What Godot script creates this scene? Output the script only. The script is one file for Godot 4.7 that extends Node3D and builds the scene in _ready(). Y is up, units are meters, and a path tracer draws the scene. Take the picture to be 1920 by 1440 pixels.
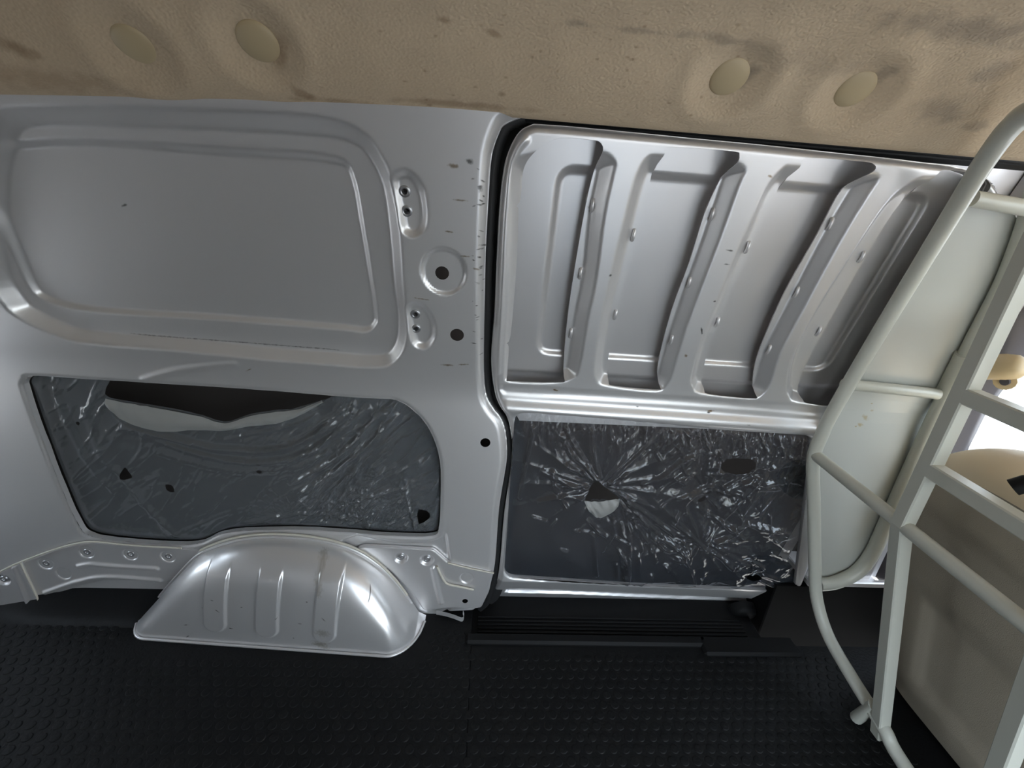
extends Node3D
# Cargo bay of a small panel van seen from the middle of the bay towards its left side.
# x runs towards the front of the van, y up, z from the left side (0) into the bay. Metres.

const LENS := 870.0                      # focal length for a picture 1920 wide
const EYE := Vector3(0.0, 1.05, 0.92)
const BELT := 0.66                       # the side leans inwards above this height
const CAGE := 0.745                      # the partition stands here
const LEAN := 0.28675                    # tan 16 degrees

var eye_f: Vector3
var eye_r: Vector3
var eye_u: Vector3
var used := {}
var M := {}


# ---------------------------------------------------------------- camera, measuring
func aim() -> void:
	var yaw := deg_to_rad(4.0)
	var pitch := deg_to_rad(22.0)
	var roll := deg_to_rad(4.3)
	eye_f = Vector3(sin(yaw) * cos(pitch), -sin(pitch), -cos(yaw) * cos(pitch))
	var r0 := Vector3(cos(yaw), 0, sin(yaw))
	var u0 := r0.cross(eye_f)
	eye_r = cos(roll) * r0 + sin(roll) * u0
	eye_u = -sin(roll) * r0 + cos(roll) * u0


func sight(px: float, py: float) -> Vector3:
	return eye_f + eye_r * ((px - 960.0) / LENS) - eye_u * ((py - 720.0) / LENS)


func prof(y: float) -> float:            # the side of the van: upright below the belt, leaning in above
	var t := y - BELT
	if t < -0.04:
		return 0.0
	if t > 0.04:
		return t * LEAN
	return LEAN * (t + 0.04) * (t + 0.04) / 0.16


func on_wall(px: float, py: float, dz := 0.0) -> Vector2:
	var d := sight(px, py)
	var z := dz
	var p := EYE
	for k in 12:
		p = EYE + d * ((z - EYE.z) / d.z)
		z = dz + prof(p.y)
	return Vector2(p.x, p.y)


func at_y(px: float, py: float, y: float) -> Vector3:
	var d := sight(px, py)
	return EYE + d * ((y - EYE.y) / d.y)


func at_z(px: float, py: float, z: float) -> Vector3:
	var d := sight(px, py)
	return EYE + d * ((z - EYE.z) / d.z)


func cage_x(y: float) -> float:          # the partition: upright above, sloping forwards below like the seat backs
	return CAGE + 0.27 * maxf(0.0, 0.556 - y)


func on_cage(px: float, py: float, off := 0.0) -> Vector3:
	var d := sight(px, py)
	var p := EYE + d * ((CAGE + off) / d.x)
	if p.y < 0.556:
		p = EYE + d * ((CAGE + off + 0.27 * (0.556 - EYE.y)) / (d.x + 0.27 * d.y))
	return p


# ---------------------------------------------------------------- outlines
func trace(pts: Array, dz := 0.0) -> PackedVector2Array:
	var o := PackedVector2Array()
	for p in pts:
		o.append(on_wall(p[0], p[1], dz))
	return o


func smooth2(p: PackedVector2Array, closed: bool, sub := 5) -> PackedVector2Array:
	var o := PackedVector2Array()
	var n := p.size()
	for i in (n if closed else n - 1):
		var a := p[(i - 1 + n) % n] if closed or i > 0 else p[0]
		var b := p[i]
		var c := p[(i + 1) % n]
		var d := p[(i + 2) % n] if closed or i + 2 < n else p[n - 1]
		for k in sub:
			o.append(b.cubic_interpolate(c, a, d, float(k) / sub))
	if not closed:
		o.append(p[n - 1])
	return o


func smooth3(p: Array, sub := 6) -> PackedVector3Array:
	var o := PackedVector3Array()
	var n := p.size()
	for i in n - 1:
		var a: Vector3 = p[maxi(i - 1, 0)]
		var b: Vector3 = p[i]
		var c: Vector3 = p[i + 1]
		var d: Vector3 = p[mini(i + 2, n - 1)]
		for k in sub:
			o.append(b.cubic_interpolate(c, a, d, float(k) / sub))
	o.append(p[n - 1])
	return o


func rounded(p: PackedVector2Array, radii, seg := 5) -> PackedVector2Array:   # straight sides, filleted corners
	var o := PackedVector2Array()
	var n := p.size()
	for i in n:
		var r: float = radii[i] if radii is Array else radii
		var a := (p[(i - 1 + n) % n] - p[i])
		var b := (p[(i + 1) % n] - p[i])
		var cut := minf(r, minf(a.length(), b.length()) * 0.48)
		var s := p[i] + a.normalized() * cut
		var e := p[i] + b.normalized() * cut
		for k in seg + 1:
			var t := float(k) / seg
			o.append(s.lerp(p[i], t).lerp(p[i].lerp(e, t), t))
	return o


func filleted3(p: Array, r: float, seg := 6) -> PackedVector3Array:
	var o := PackedVector3Array()
	var n := p.size()
	o.append(p[0])
	for i in range(1, n - 1):
		var a: Vector3 = p[i - 1] - p[i]
		var b: Vector3 = p[i + 1] - p[i]
		var cut := minf(r, minf(a.length(), b.length()) * 0.49)
		var s: Vector3 = p[i] + a.normalized() * cut
		var e: Vector3 = p[i] + b.normalized() * cut
		for k in seg + 1:
			var t := float(k) / seg
			o.append(s.lerp(p[i], t).lerp(p[i].lerp(e, t), t))
	o.append(p[n - 1])
	return o


# ---------------------------------------------------------------- pressed sheet: a relief over (x, y) with openings
class Sheet:
	var x0: float
	var y0: float
	var h: float
	var nx: int
	var ny: int
	var z := PackedFloat32Array()
	var keep := PackedFloat32Array()

	func _init(ax: float, bx: float, ay: float, by: float, step: float, base: Callable) -> void:
		x0 = ax
		y0 = ay
		h = step
		nx = int(ceil((bx - ax) / step)) + 1
		ny = int(ceil((by - ay) / step)) + 1
		z.resize(nx * ny)
		keep.resize(nx * ny)
		keep.fill(1.0)
		for j in ny:
			var v: float = base.call(y0 + j * h)
			for i in nx:
				z[j * nx + i] = v

	func dist(line: PackedVector2Array, w: float, closed: bool) -> PackedFloat32Array:   # to a line, only nearer than w; the rest is w
		var d := PackedFloat32Array()
		d.resize(nx * ny)
		d.fill(w)
		var n := line.size()
		for k in (n if closed else n - 1):
			var a := line[k]
			var b := line[(k + 1) % n]
			var i0 := clampi(int(floor((minf(a.x, b.x) - w - x0) / h)), 0, nx - 1)
			var i1 := clampi(int(ceil((maxf(a.x, b.x) + w - x0) / h)), 0, nx - 1)
			var j0 := clampi(int(floor((minf(a.y, b.y) - w - y0) / h)), 0, ny - 1)
			var j1 := clampi(int(ceil((maxf(a.y, b.y) + w - y0) / h)), 0, ny - 1)
			var ab := b - a
			var l2 := maxf(ab.length_squared(), 1e-12)
			for j in range(j0, j1 + 1):
				var py := y0 + j * h - a.y
				for i in range(i0, i1 + 1):
					var px := x0 + i * h - a.x
					var t := clampf((px * ab.x + py * ab.y) / l2, 0.0, 1.0)
					var qx := px - ab.x * t
					var qy := py - ab.y * t
					var q := sqrt(qx * qx + qy * qy)
					if q < d[j * nx + i]:
						d[j * nx + i] = q
		return d

	func signed(poly: PackedVector2Array, w: float) -> PackedFloat32Array:   # below 0 inside
		var d := dist(poly, w, true)
		var n := poly.size()
		for j in ny:
			var y := y0 + j * h
			var xs := PackedFloat32Array()
			for k in n:
				var a := poly[k]
				var b := poly[(k + 1) % n]
				if (a.y > y) != (b.y > y):
					xs.append(a.x + (b.x - a.x) * (y - a.y) / (b.y - a.y))
			xs.sort()
			for k in range(0, xs.size() - 1, 2):
				var i0 := maxi(0, int(ceil((xs[k] - x0) / h)))
				var i1 := mini(nx - 1, int(floor((xs[k + 1] - x0) / h)))
				for i in range(i0, i1 + 1):
					d[j * nx + i] = -d[j * nx + i]
		return d

	func press(poly: PackedVector2Array, depth: float, w: float, crisp := false) -> void:    # a dished area whose wall is w wide, inside the outline
		var d := signed(poly, w)
		for k in d.size():
			if d[k] < 0.0:
				var t := minf(1.0, -d[k] / w)
				if crisp:                             # a straight wall with tight bends
					var e := 0.22
					t = t * t / (2.0 * e) / (1.0 - e) if t < e else ((t - e * 0.5) / (1.0 - e) if t < 1.0 - e else 1.0 - (1.0 - t) * (1.0 - t) / (2.0 * e) / (1.0 - e))
					z[k] += depth * t
				else:
					z[k] += depth * t * t * (3.0 - 2.0 * t)

	func bead(line: PackedVector2Array, w: float, height: float, closed := false) -> void:
		var d := dist(line, w, closed)
		for k in d.size():
			if d[k] < w:
				z[k] += height * (0.5 + 0.5 * cos(PI * d[k] / w))

	func roll(line: PackedVector2Array, w: float, depth: float, closed := false) -> void:   # an edge rolled away from the eye
		var d := dist(line, w, closed)
		for k in d.size():
			if d[k] < w:
				var t := 1.0 - d[k] / w
				z[k] += depth * t * t

	func open(poly: PackedVector2Array) -> void:
		var d := signed(poly, 0.02)
		for k in d.size():
			keep[k] = minf(keep[k], d[k])

	func only(poly: PackedVector2Array) -> void:
		var d := signed(poly, 0.02)
		for k in d.size():
			keep[k] = minf(keep[k], -d[k])

	func at(p: Vector2) -> float:
		var fx := clampf((p.x - x0) / h, 0.0, nx - 1.001)
		var fy := clampf((p.y - y0) / h, 0.0, ny - 1.001)
		var i := int(fx)
		var j := int(fy)
		fx -= i
		fy -= j
		var k := j * nx + i
		return lerpf(lerpf(z[k], z[k + 1], fx), lerpf(z[k + nx], z[k + nx + 1], fx), fy)

	func mesh() -> ArrayMesh:
		var v := PackedVector3Array()
		var nn := PackedVector3Array()
		var uv := PackedVector2Array()
		var ix := PackedInt32Array()
		v.resize(nx * ny)
		nn.resize(nx * ny)
		uv.resize(nx * ny)
		for j in ny:
			for i in nx:
				var k := j * nx + i
				v[k] = Vector3(x0 + i * h, y0 + j * h, z[k])
				var dx := z[k + 1 if i + 1 < nx else k] - z[k - 1 if i > 0 else k]
				var dy := z[k + nx if j + 1 < ny else k] - z[k - nx if j > 0 else k]
				var wx := (2.0 if i > 0 and i + 1 < nx else 1.0) * h
				var wy := (2.0 if j > 0 and j + 1 < ny else 1.0) * h
				nn[k] = Vector3(-dx / wx, -dy / wy, 1.0).normalized()
				uv[k] = Vector2(x0 + i * h, -(y0 + j * h))
		for j in ny - 1:
			for i in nx - 1:
				var a := j * nx + i
				var q := [a, a + nx, a + nx + 1, a + 1]
				var inside := int(keep[a] > 0.0) + int(keep[a + nx] > 0.0) + int(keep[a + nx + 1] > 0.0) + int(keep[a + 1] > 0.0)
				if inside == 4:
					ix.append_array([a, a + nx, a + nx + 1, a, a + nx + 1, a + 1])
				elif inside > 0:
					var poly := PackedInt32Array()
					for e in 4:
						var s: int = q[e]
						var t: int = q[(e + 1) % 4]
						if keep[s] > 0.0:
							poly.append(s)
						if (keep[s] > 0.0) != (keep[t] > 0.0):
							var f := keep[s] / (keep[s] - keep[t])
							poly.append(v.size())
							v.append(v[s].lerp(v[t], f))
							nn.append(nn[s].lerp(nn[t], f).normalized())
							uv.append(uv[s].lerp(uv[t], f))
					for e in range(1, poly.size() - 1):
						ix.append_array([poly[0], poly[e], poly[e + 1]])
		var arr := []
		arr.resize(Mesh.ARRAY_MAX)
		arr[Mesh.ARRAY_VERTEX] = v
		arr[Mesh.ARRAY_NORMAL] = nn
		arr[Mesh.ARRAY_TEX_UV] = uv
		arr[Mesh.ARRAY_INDEX] = ix
		var m := ArrayMesh.new()
		m.add_surface_from_arrays(Mesh.PRIMITIVE_TRIANGLES, arr)
		return m


# ---------------------------------------------------------------- solids
class Solid:                              # collects triangles; smooth where normals are given
	var v := PackedVector3Array()
	var n := PackedVector3Array()
	var uv := PackedVector2Array()
	var ix := PackedInt32Array()

	func tri(a: Vector3, b: Vector3, c: Vector3) -> void:
		var nn := (c - a).cross(b - a).normalized()
		var k := v.size()
		v.append_array([a, b, c])
		n.append_array([nn, nn, nn])
		uv.append_array([Vector2(a.x, a.y), Vector2(b.x, b.y), Vector2(c.x, c.y)])
		ix.append_array([k, k + 1, k + 2])

	func quad(a: Vector3, b: Vector3, c: Vector3, d: Vector3) -> void:
		tri(a, b, c)
		tri(a, c, d)

	func grid(p: Array, nu: int, nv: int, close_u := false, uvs := PackedVector2Array()) -> void:   # p[j * nu + i]
		var base := v.size()
		for j in nv:
			for i in nu:
				var k := j * nu + i
				var l := j * nu + ((i - 1 + nu) % nu if close_u else maxi(i - 1, 0))
				var r := j * nu + ((i + 1) % nu if close_u else mini(i + 1, nu - 1))
				var d := maxi(j - 1, 0) * nu + i
				var u := mini(j + 1, nv - 1) * nu + i
				var a: Vector3 = p[r] - p[l]
				var b: Vector3 = p[u] - p[d]
				v.append(p[k])
				var nn := a.cross(b)
				n.append(nn.normalized() if nn.length() > 1e-14 else Vector3.UP)
				uv.append(uvs[k] if uvs.size() else Vector2(p[k].x, -p[k].y))
		for j in nv - 1:
			for i in (nu if close_u else nu - 1):
				var a := base + j * nu + i
				var b := base + j * nu + (i + 1) % nu
				ix.append_array([a, a + nu, b + nu, a, b + nu, b])

	func box(lo: Vector3, hi: Vector3, c := 0.003, t := Transform3D()) -> void:   # chamfered
		var m := (lo + hi) * 0.5
		var s := (hi - lo) * 0.5
		c = minf(c, minf(s.x, minf(s.y, s.z)) * 0.6)
		var f := func(x: float, y: float, z: float) -> Vector3: return t * (m + Vector3(x, y, z))
		for ax in 3:
			for sg: float in [-1.0, 1.0]:
				var a := (ax + 1) % 3
				var b := (ax + 2) % 3
				var q := []
				for w in [[-1, -1], [1, -1], [1, 1], [-1, 1]]:
					var p := Vector3.ZERO
					p[ax] = sg * s[ax]
					p[a] = w[0] * (s[a] - c)
					p[b] = w[1] * (s[b] - c)
					q.append(f.call(p.x, p.y, p.z))
				if sg > 0:
					quad(q[0], q[3], q[2], q[1])
				else:
					quad(q[0], q[1], q[2], q[3])
		for ax in 3:                      # edge strips
			var a := (ax + 1) % 3
			var b := (ax + 2) % 3
			for sa: float in [-1.0, 1.0]:
				for sb: float in [-1.0, 1.0]:
					var q := []
					for w in [[-1.0, 0], [1.0, 0], [1.0, 1], [-1.0, 1]]:
						var p := Vector3.ZERO
						p[ax] = w[0] * (s[ax] - c)
						p[a] = sa * (s[a] - (c if w[1] == 1 else 0.0))
						p[b] = sb * (s[b] - (0.0 if w[1] == 1 else c))
						q.append(f.call(p.x, p.y, p.z))
					if sa * sb > 0:
						quad(q[0], q[3], q[2], q[1])
					else:
						quad(q[0], q[1], q[2], q[3])
		for sx: float in [-1.0, 1.0]:
			for sy: float in [-1.0, 1.0]:
				for sz: float in [-1.0, 1.0]:
					var p: Vector3 = f.call(sx * s.x, sy * (s.y - c), sz * (s.z - c))
					var q: Vector3 = f.call(sx * (s.x - c), sy * s.y, sz * (s.z - c))
					var r: Vector3 = f.call(sx * (s.x - c), sy * (s.y - c), sz * s.z)
					if sx * sy * sz > 0:
						tri(p, r, q)
					else:
						tri(p, q, r)

	func tube(path: PackedVector3Array, r: float, sides := 14, square := false, capped := true, up := Vector3.ZERO) -> void:
		var np := path.size()
		var prev := up
		var p := []
		var rings := []
		for i in np:
			var d := (path[mini(i + 1, np - 1)] - path[maxi(i - 1, 0)]).normalized()
			if prev == Vector3.ZERO:
				prev = Vector3.UP if absf(d.y) < 0.9 else Vector3.RIGHT
			var a := (prev - d * prev.dot(d)).normalized()
			prev = a
			var b := d.cross(a)
			var ring := []
			if square:
				var stretch := 1.0
				if i > 0 and i < np - 1:
					stretch = 1.0 / maxf(0.5, cos((path[i] - path[i - 1]).angle_to(path[i + 1] - path[i]) * 0.5))
				var e := r * 0.82
				for w in [[r, e], [e, r], [-e, r], [-r, e], [-r, -e], [-e, -r], [e, -r], [r, -e]]:
					ring.append(path[i] + a * w[0] * stretch + b * w[1])
			else:
				for k in sides:
					var t := TAU * k / sides
					ring.append(path[i] + (a * cos(t) + b * sin(t)) * r)
			rings.append(ring)
		if square:
			for i in np - 1:
				for k in 8:
					quad(rings[i][k], rings[i][(k + 1) % 8], rings[i + 1][(k + 1) % 8], rings[i + 1][k])
		else:
			for ring in rings:
				p.append_array(ring)
			grid(p, sides, np, true)
			for k in range(v.size() - sides * np, v.size()):
				n[k] = (v[k] - path[(k - (v.size() - sides * np)) / sides]).normalized()
		if capped:
			var s: int = rings[0].size()
			for k in range(1, s - 1):
				tri(rings[0][0], rings[0][k], rings[0][k + 1])
				tri(rings[np - 1][0], rings[np - 1][k + 1], rings[np - 1][k])

	func lathe(profile: Array, t: Transform3D, sides := 20) -> void:   # profile of [radius, height], axis is local z
		var p := []
		for q in profile:
			for k in sides:
				var a := -TAU * k / sides
				p.append(t * Vector3(cos(a) * q[0], sin(a) * q[0], q[1]))
		grid(p, sides, profile.size(), true)

	func slab(poly: PackedVector2Array, top: Callable, thick: float) -> void:   # a plate of an outline; top gives z for a point
		var tr := Geometry2D.triangulate_polygon(poly)
		for k in range(0, tr.size(), 3):
			var a := poly[tr[k]]
			var b := poly[tr[k + 1]]
			var c := poly[tr[k + 2]]
			if (b - a).cross(c - a) > 0.0:
				var s := b
				b = c
				c = s
			tri(Vector3(a.x, a.y, top.call(a)), Vector3(b.x, b.y, top.call(b)), Vector3(c.x, c.y, top.call(c)))
			tri(Vector3(a.x, a.y, top.call(a) - thick), Vector3(c.x, c.y, top.call(c) - thick), Vector3(b.x, b.y, top.call(b) - thick))
		for k in poly.size():
			var a := poly[k]
			var b := poly[(k + 1) % poly.size()]
			var za: float = top.call(a)
			var zb: float = top.call(b)
			quad(Vector3(a.x, a.y, za), Vector3(b.x, b.y, zb), Vector3(b.x, b.y, zb - thick), Vector3(a.x, a.y, za - thick))

	func flange(line: PackedVector2Array, field: Sheet, deep: float, closed := true, spread := 0.0) -> void:   # the turned edge round an opening
		var np := line.size()
		var mid := Vector2.ZERO
		for q in line:
			mid += q / np
		var p := []
		for row in 2:
			for i in np + (1 if closed else 0):
				var q := line[i % np]
				var o := q + (q - mid).normalized() * spread * row
				p.append(Vector3(o.x, o.y, field.at(q) - deep * row))
		grid(p, np + (1 if closed else 0), 2)

	func done() -> ArrayMesh:
		var arr := []
		arr.resize(Mesh.ARRAY_MAX)
		arr[Mesh.ARRAY_VERTEX] = v
		arr[Mesh.ARRAY_NORMAL] = n
		arr[Mesh.ARRAY_TEX_UV] = uv
		arr[Mesh.ARRAY_INDEX] = ix
		var m := ArrayMesh.new()
		m.add_surface_from_arrays(Mesh.PRIMITIVE_TRIANGLES, arr)
		return m


# ---------------------------------------------------------------- nodes
func numbered(called: String) -> String:
	if not used.has(called):
		used[called] = 0
		return called
	used[called] += 1
	return "%s_%03d" % [called, used[called]]


func thing(called: String, label: String, category: String, at := Vector3.ZERO, group := "", kind := "") -> Node3D:
	var o := Node3D.new()
	o.name = numbered(called)
	add_child(o)
	o.position = at
	tag(o, label, category, group, kind)
	return o


func tag(o: Node, label: String, category: String, group := "", kind := "") -> void:
	o.set_meta("label", label)
	o.set_meta("category", category)
	if group:
		o.set_meta("group", group)
	if kind:
		o.set_meta("kind", kind)


func part(called: String, m: Mesh, mat: Material, parent: Node, label := "") -> MeshInstance3D:
	var o := MeshInstance3D.new()
	o.mesh = m
	o.material_override = mat
	o.cast_shadow = GeometryInstance3D.SHADOW_CASTING_SETTING_ON
	if parent == self:
		o.name = numbered(called)
		add_child(o)
	else:
		o.name = called
		parent.add_child(o, true)
		if parent is Node3D and parent.get_parent() == self:
			o.position = -parent.position
	if label:
		o.set_meta("label", label)
	return o


func facing(at: Vector3, normal: Vector3) -> Transform3D:     # local z along the normal
	var up := Vector3.UP if absf(normal.y) < 0.9 else Vector3.RIGHT
	var x := up.cross(normal).normalized()
	return Transform3D(Basis(x, normal.cross(x).normalized(), normal.normalized()), at)


func wall_normal(y: float) -> Vector3:
	var s := (prof(y + 0.01) - prof(y - 0.01)) / 0.02
	return Vector3(0, -s, 1).normalized()


# ---------------------------------------------------------------- materials
func mat(called: String, c: Color, rough: float, metal := 0.0) -> StandardMaterial3D:
	var m := StandardMaterial3D.new()
	m.resource_name = called
	m.albedo_color = c
	m.roughness = rough
	m.metallic = metal
	m.cull_mode = BaseMaterial3D.CULL_DISABLED
	M[called] = m
	return m


func noise(freq: float, kind := FastNoiseLite.TYPE_SIMPLEX_SMOOTH, sd := 7) -> FastNoiseLite:
	var n := FastNoiseLite.new()
	n.seed = sd
	n.frequency = freq
	n.noise_type = kind
	return n


func noise_map(freq: float, sd := 3, size := 512, ramp: Gradient = null) -> NoiseTexture2D:
	var t := NoiseTexture2D.new()
	t.width = size
	t.height = size
	t.seamless = true
	t.noise = noise(freq, FastNoiseLite.TYPE_SIMPLEX_SMOOTH, sd)
	if ramp:
		t.color_ramp = ramp
	return t


func two_tone(a: Color, b: Color) -> Gradient:
	var g := Gradient.new()
	g.set_color(0, a)
	g.set_color(1, b)
	return g


func materials() -> void:
	var p := mat("silver_paint", Color(0.87, 0.86, 0.86), 0.36, 0.6)
	p.roughness_texture = noise_map(0.02, 5, 512, two_tone(Color(0.9, 0.9, 0.9), Color(1, 1, 1)))
	p.uv1_triplanar = true
	p.uv1_world_triplanar = true
	mat("silver_plain", Color(0.87, 0.86, 0.86), 0.36, 0.6)
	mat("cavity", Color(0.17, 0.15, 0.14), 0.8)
	mat("rivet_steel", Color(0.72, 0.72, 0.73), 0.3, 0.8)
	mat("bolt_dark", Color(0.35, 0.36, 0.38), 0.4, 0.7)
	mat("sealant", Color(0.78, 0.76, 0.71), 0.5)
	mat("seal_rubber", Color(0.10, 0.10, 0.105), 0.6)
	var f := mat("rubber_mat", Color(0.085, 0.087, 0.09), 0.55)
	f.metallic_specular = 0.3
	f.heightmap_enabled = true
	f.heightmap_texture = noise_map(0.08, 9)
	f.heightmap_scale = 0.05
	f.uv1_triplanar = true
	f.uv1_world_triplanar = true
	f.uv1_scale = Vector3(3, 3, 3)
	mat("deep_black", Color(0.04, 0.04, 0.042), 0.8).metallic_specular = 0.2
	mat("black_plastic", Color(0.07, 0.07, 0.073), 0.6).metallic_specular = 0.32
	var film := mat("clear_film", Color(0.40, 0.42, 0.46, 0.20), 0.10)
	film.transparency = BaseMaterial3D.TRANSPARENCY_ALPHA
	var film2 := mat("hazy_film", Color(0.52, 0.54, 0.56, 0.36), 0.15)
	film2.transparency = BaseMaterial3D.TRANSPARENCY_ALPHA
	var flap := mat("milky_film", Color(0.66, 0.66, 0.65, 0.7), 0.3)
	flap.transparency = BaseMaterial3D.TRANSPARENCY_ALPHA
	mat("cream_enamel", Color(0.76, 0.76, 0.72), 0.32)
	mat("white_enamel", Color(0.75, 0.76, 0.74), 0.3)
	mat("beige_plastic", Color(0.72, 0.65, 0.52), 0.5)
	var s := mat("seat_cloth", Color(0.62, 0.58, 0.52), 0.85)
	s.heightmap_enabled = true
	s.heightmap_texture = noise_map(0.2, 12)
	s.heightmap_scale = 0.05
	s.uv1_triplanar = true
	s.uv1_scale = Vector3(6, 6, 6)
	mat("seat_vinyl", Color(0.86, 0.79, 0.68), 0.5)
	mat("dark_trim", Color(0.26, 0.25, 0.27), 0.55)
	mat("grey_trim", Color(0.6, 0.62, 0.65), 0.5)
	mat("ground_concrete", Color(0.50, 0.50, 0.50), 0.9)
	mat("white_paint", Color(0.85, 0.86, 0.88), 0.35)
	var g := mat("window_glass", Color(0.9, 0.95, 0.95, 0.06), 0.02)
	g.transparency = BaseMaterial3D.TRANSPARENCY_ALPHA


# ---------------------------------------------------------------- the setting
func head_profile() -> PackedVector3Array:
	return smooth3([Vector3(0, 1.158, 0.132), Vector3(0, 1.162, 0.145), Vector3(0, 1.179, 0.170), Vector3(0, 1.205, 0.200), Vector3(0, 1.250, 0.250), Vector3(0, 1.288, 0.33), Vector3(0, 1.31, 0.46), Vector3(0, 1.32, 0.72), Vector3(0, 1.31, 0.98), Vector3(0, 1.288, 1.11), Vector3(0, 1.25, 1.19), Vector3(0, 1.205, 1.24), Vector3(0, 1.157, 1.296), Vector3(0, 1.153, 1.308)], 6)


func on_head(px: float, py: float) -> Vector3:        # where a line of sight meets the headliner; z of the result is the index along its section
	var hp := head_profile()
	var d := sight(px, py)
	for k in range(3, hp.size() - 1):
		var a := EYE + d * ((hp[k].z - EYE.z) / d.z)
		if a.y < hp[k].y:
			var b := EYE + d * ((hp[k - 1].z - EYE.z) / d.z)
			var f := (b.y - hp[k - 1].y) / maxf(1e-6, (b.y - hp[k - 1].y) + (hp[k].y - a.y))
			return Vector3(lerpf(b.x, a.x, f), lerpf(hp[k - 1].y, hp[k].y, f), k - 1 + f)
	return Vector3.ZERO


func droop(x: float, arc: float) -> float:             # the edge of the cloth hangs lower towards the rear
	return -0.05 * pow(maxf(0.0, -x - 0.05), 1.4) * (1.0 - smoothstep(0.03, 0.16, arc))


func smudge(im: Image, at: Vector2, rx: float, ry: float, ang: float, c: Color, amount: float, grain: FastNoiseLite) -> void:
	var r := maxf(rx, ry) * 1.3
	for j in range(maxi(0, int(at.y - r)), mini(im.get_height(), int(at.y + r))):
		for i in range(maxi(0, int(at.x - r)), mini(im.get_width(), int(at.x + r))):
			var q := (Vector2(i, j) - at).rotated(-ang)
			var e := 1.0 - sqrt(q.x * q.x / (rx * rx) + q.y * q.y / (ry * ry))
			e += grain.get_noise_2d(i, j) * 0.55
			if e > 0.0:
				var k := clampf(e * 1.4, 0.0, 1.0) * amount
				im.set_pixel(i, j, im.get_pixel(i, j).lerp(c, k))


const BUTTONS := [[245, 75, "leftmost beige round headliner button above the blank window"], [480, 80, "beige round headliner button second from left, beside a dark scuff"], [1370, 152, "pale round headliner button above the ribbed sliding door, third from left"], [1607, 175, "rightmost pale round headliner button, nearest the partition tube"]]


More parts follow.
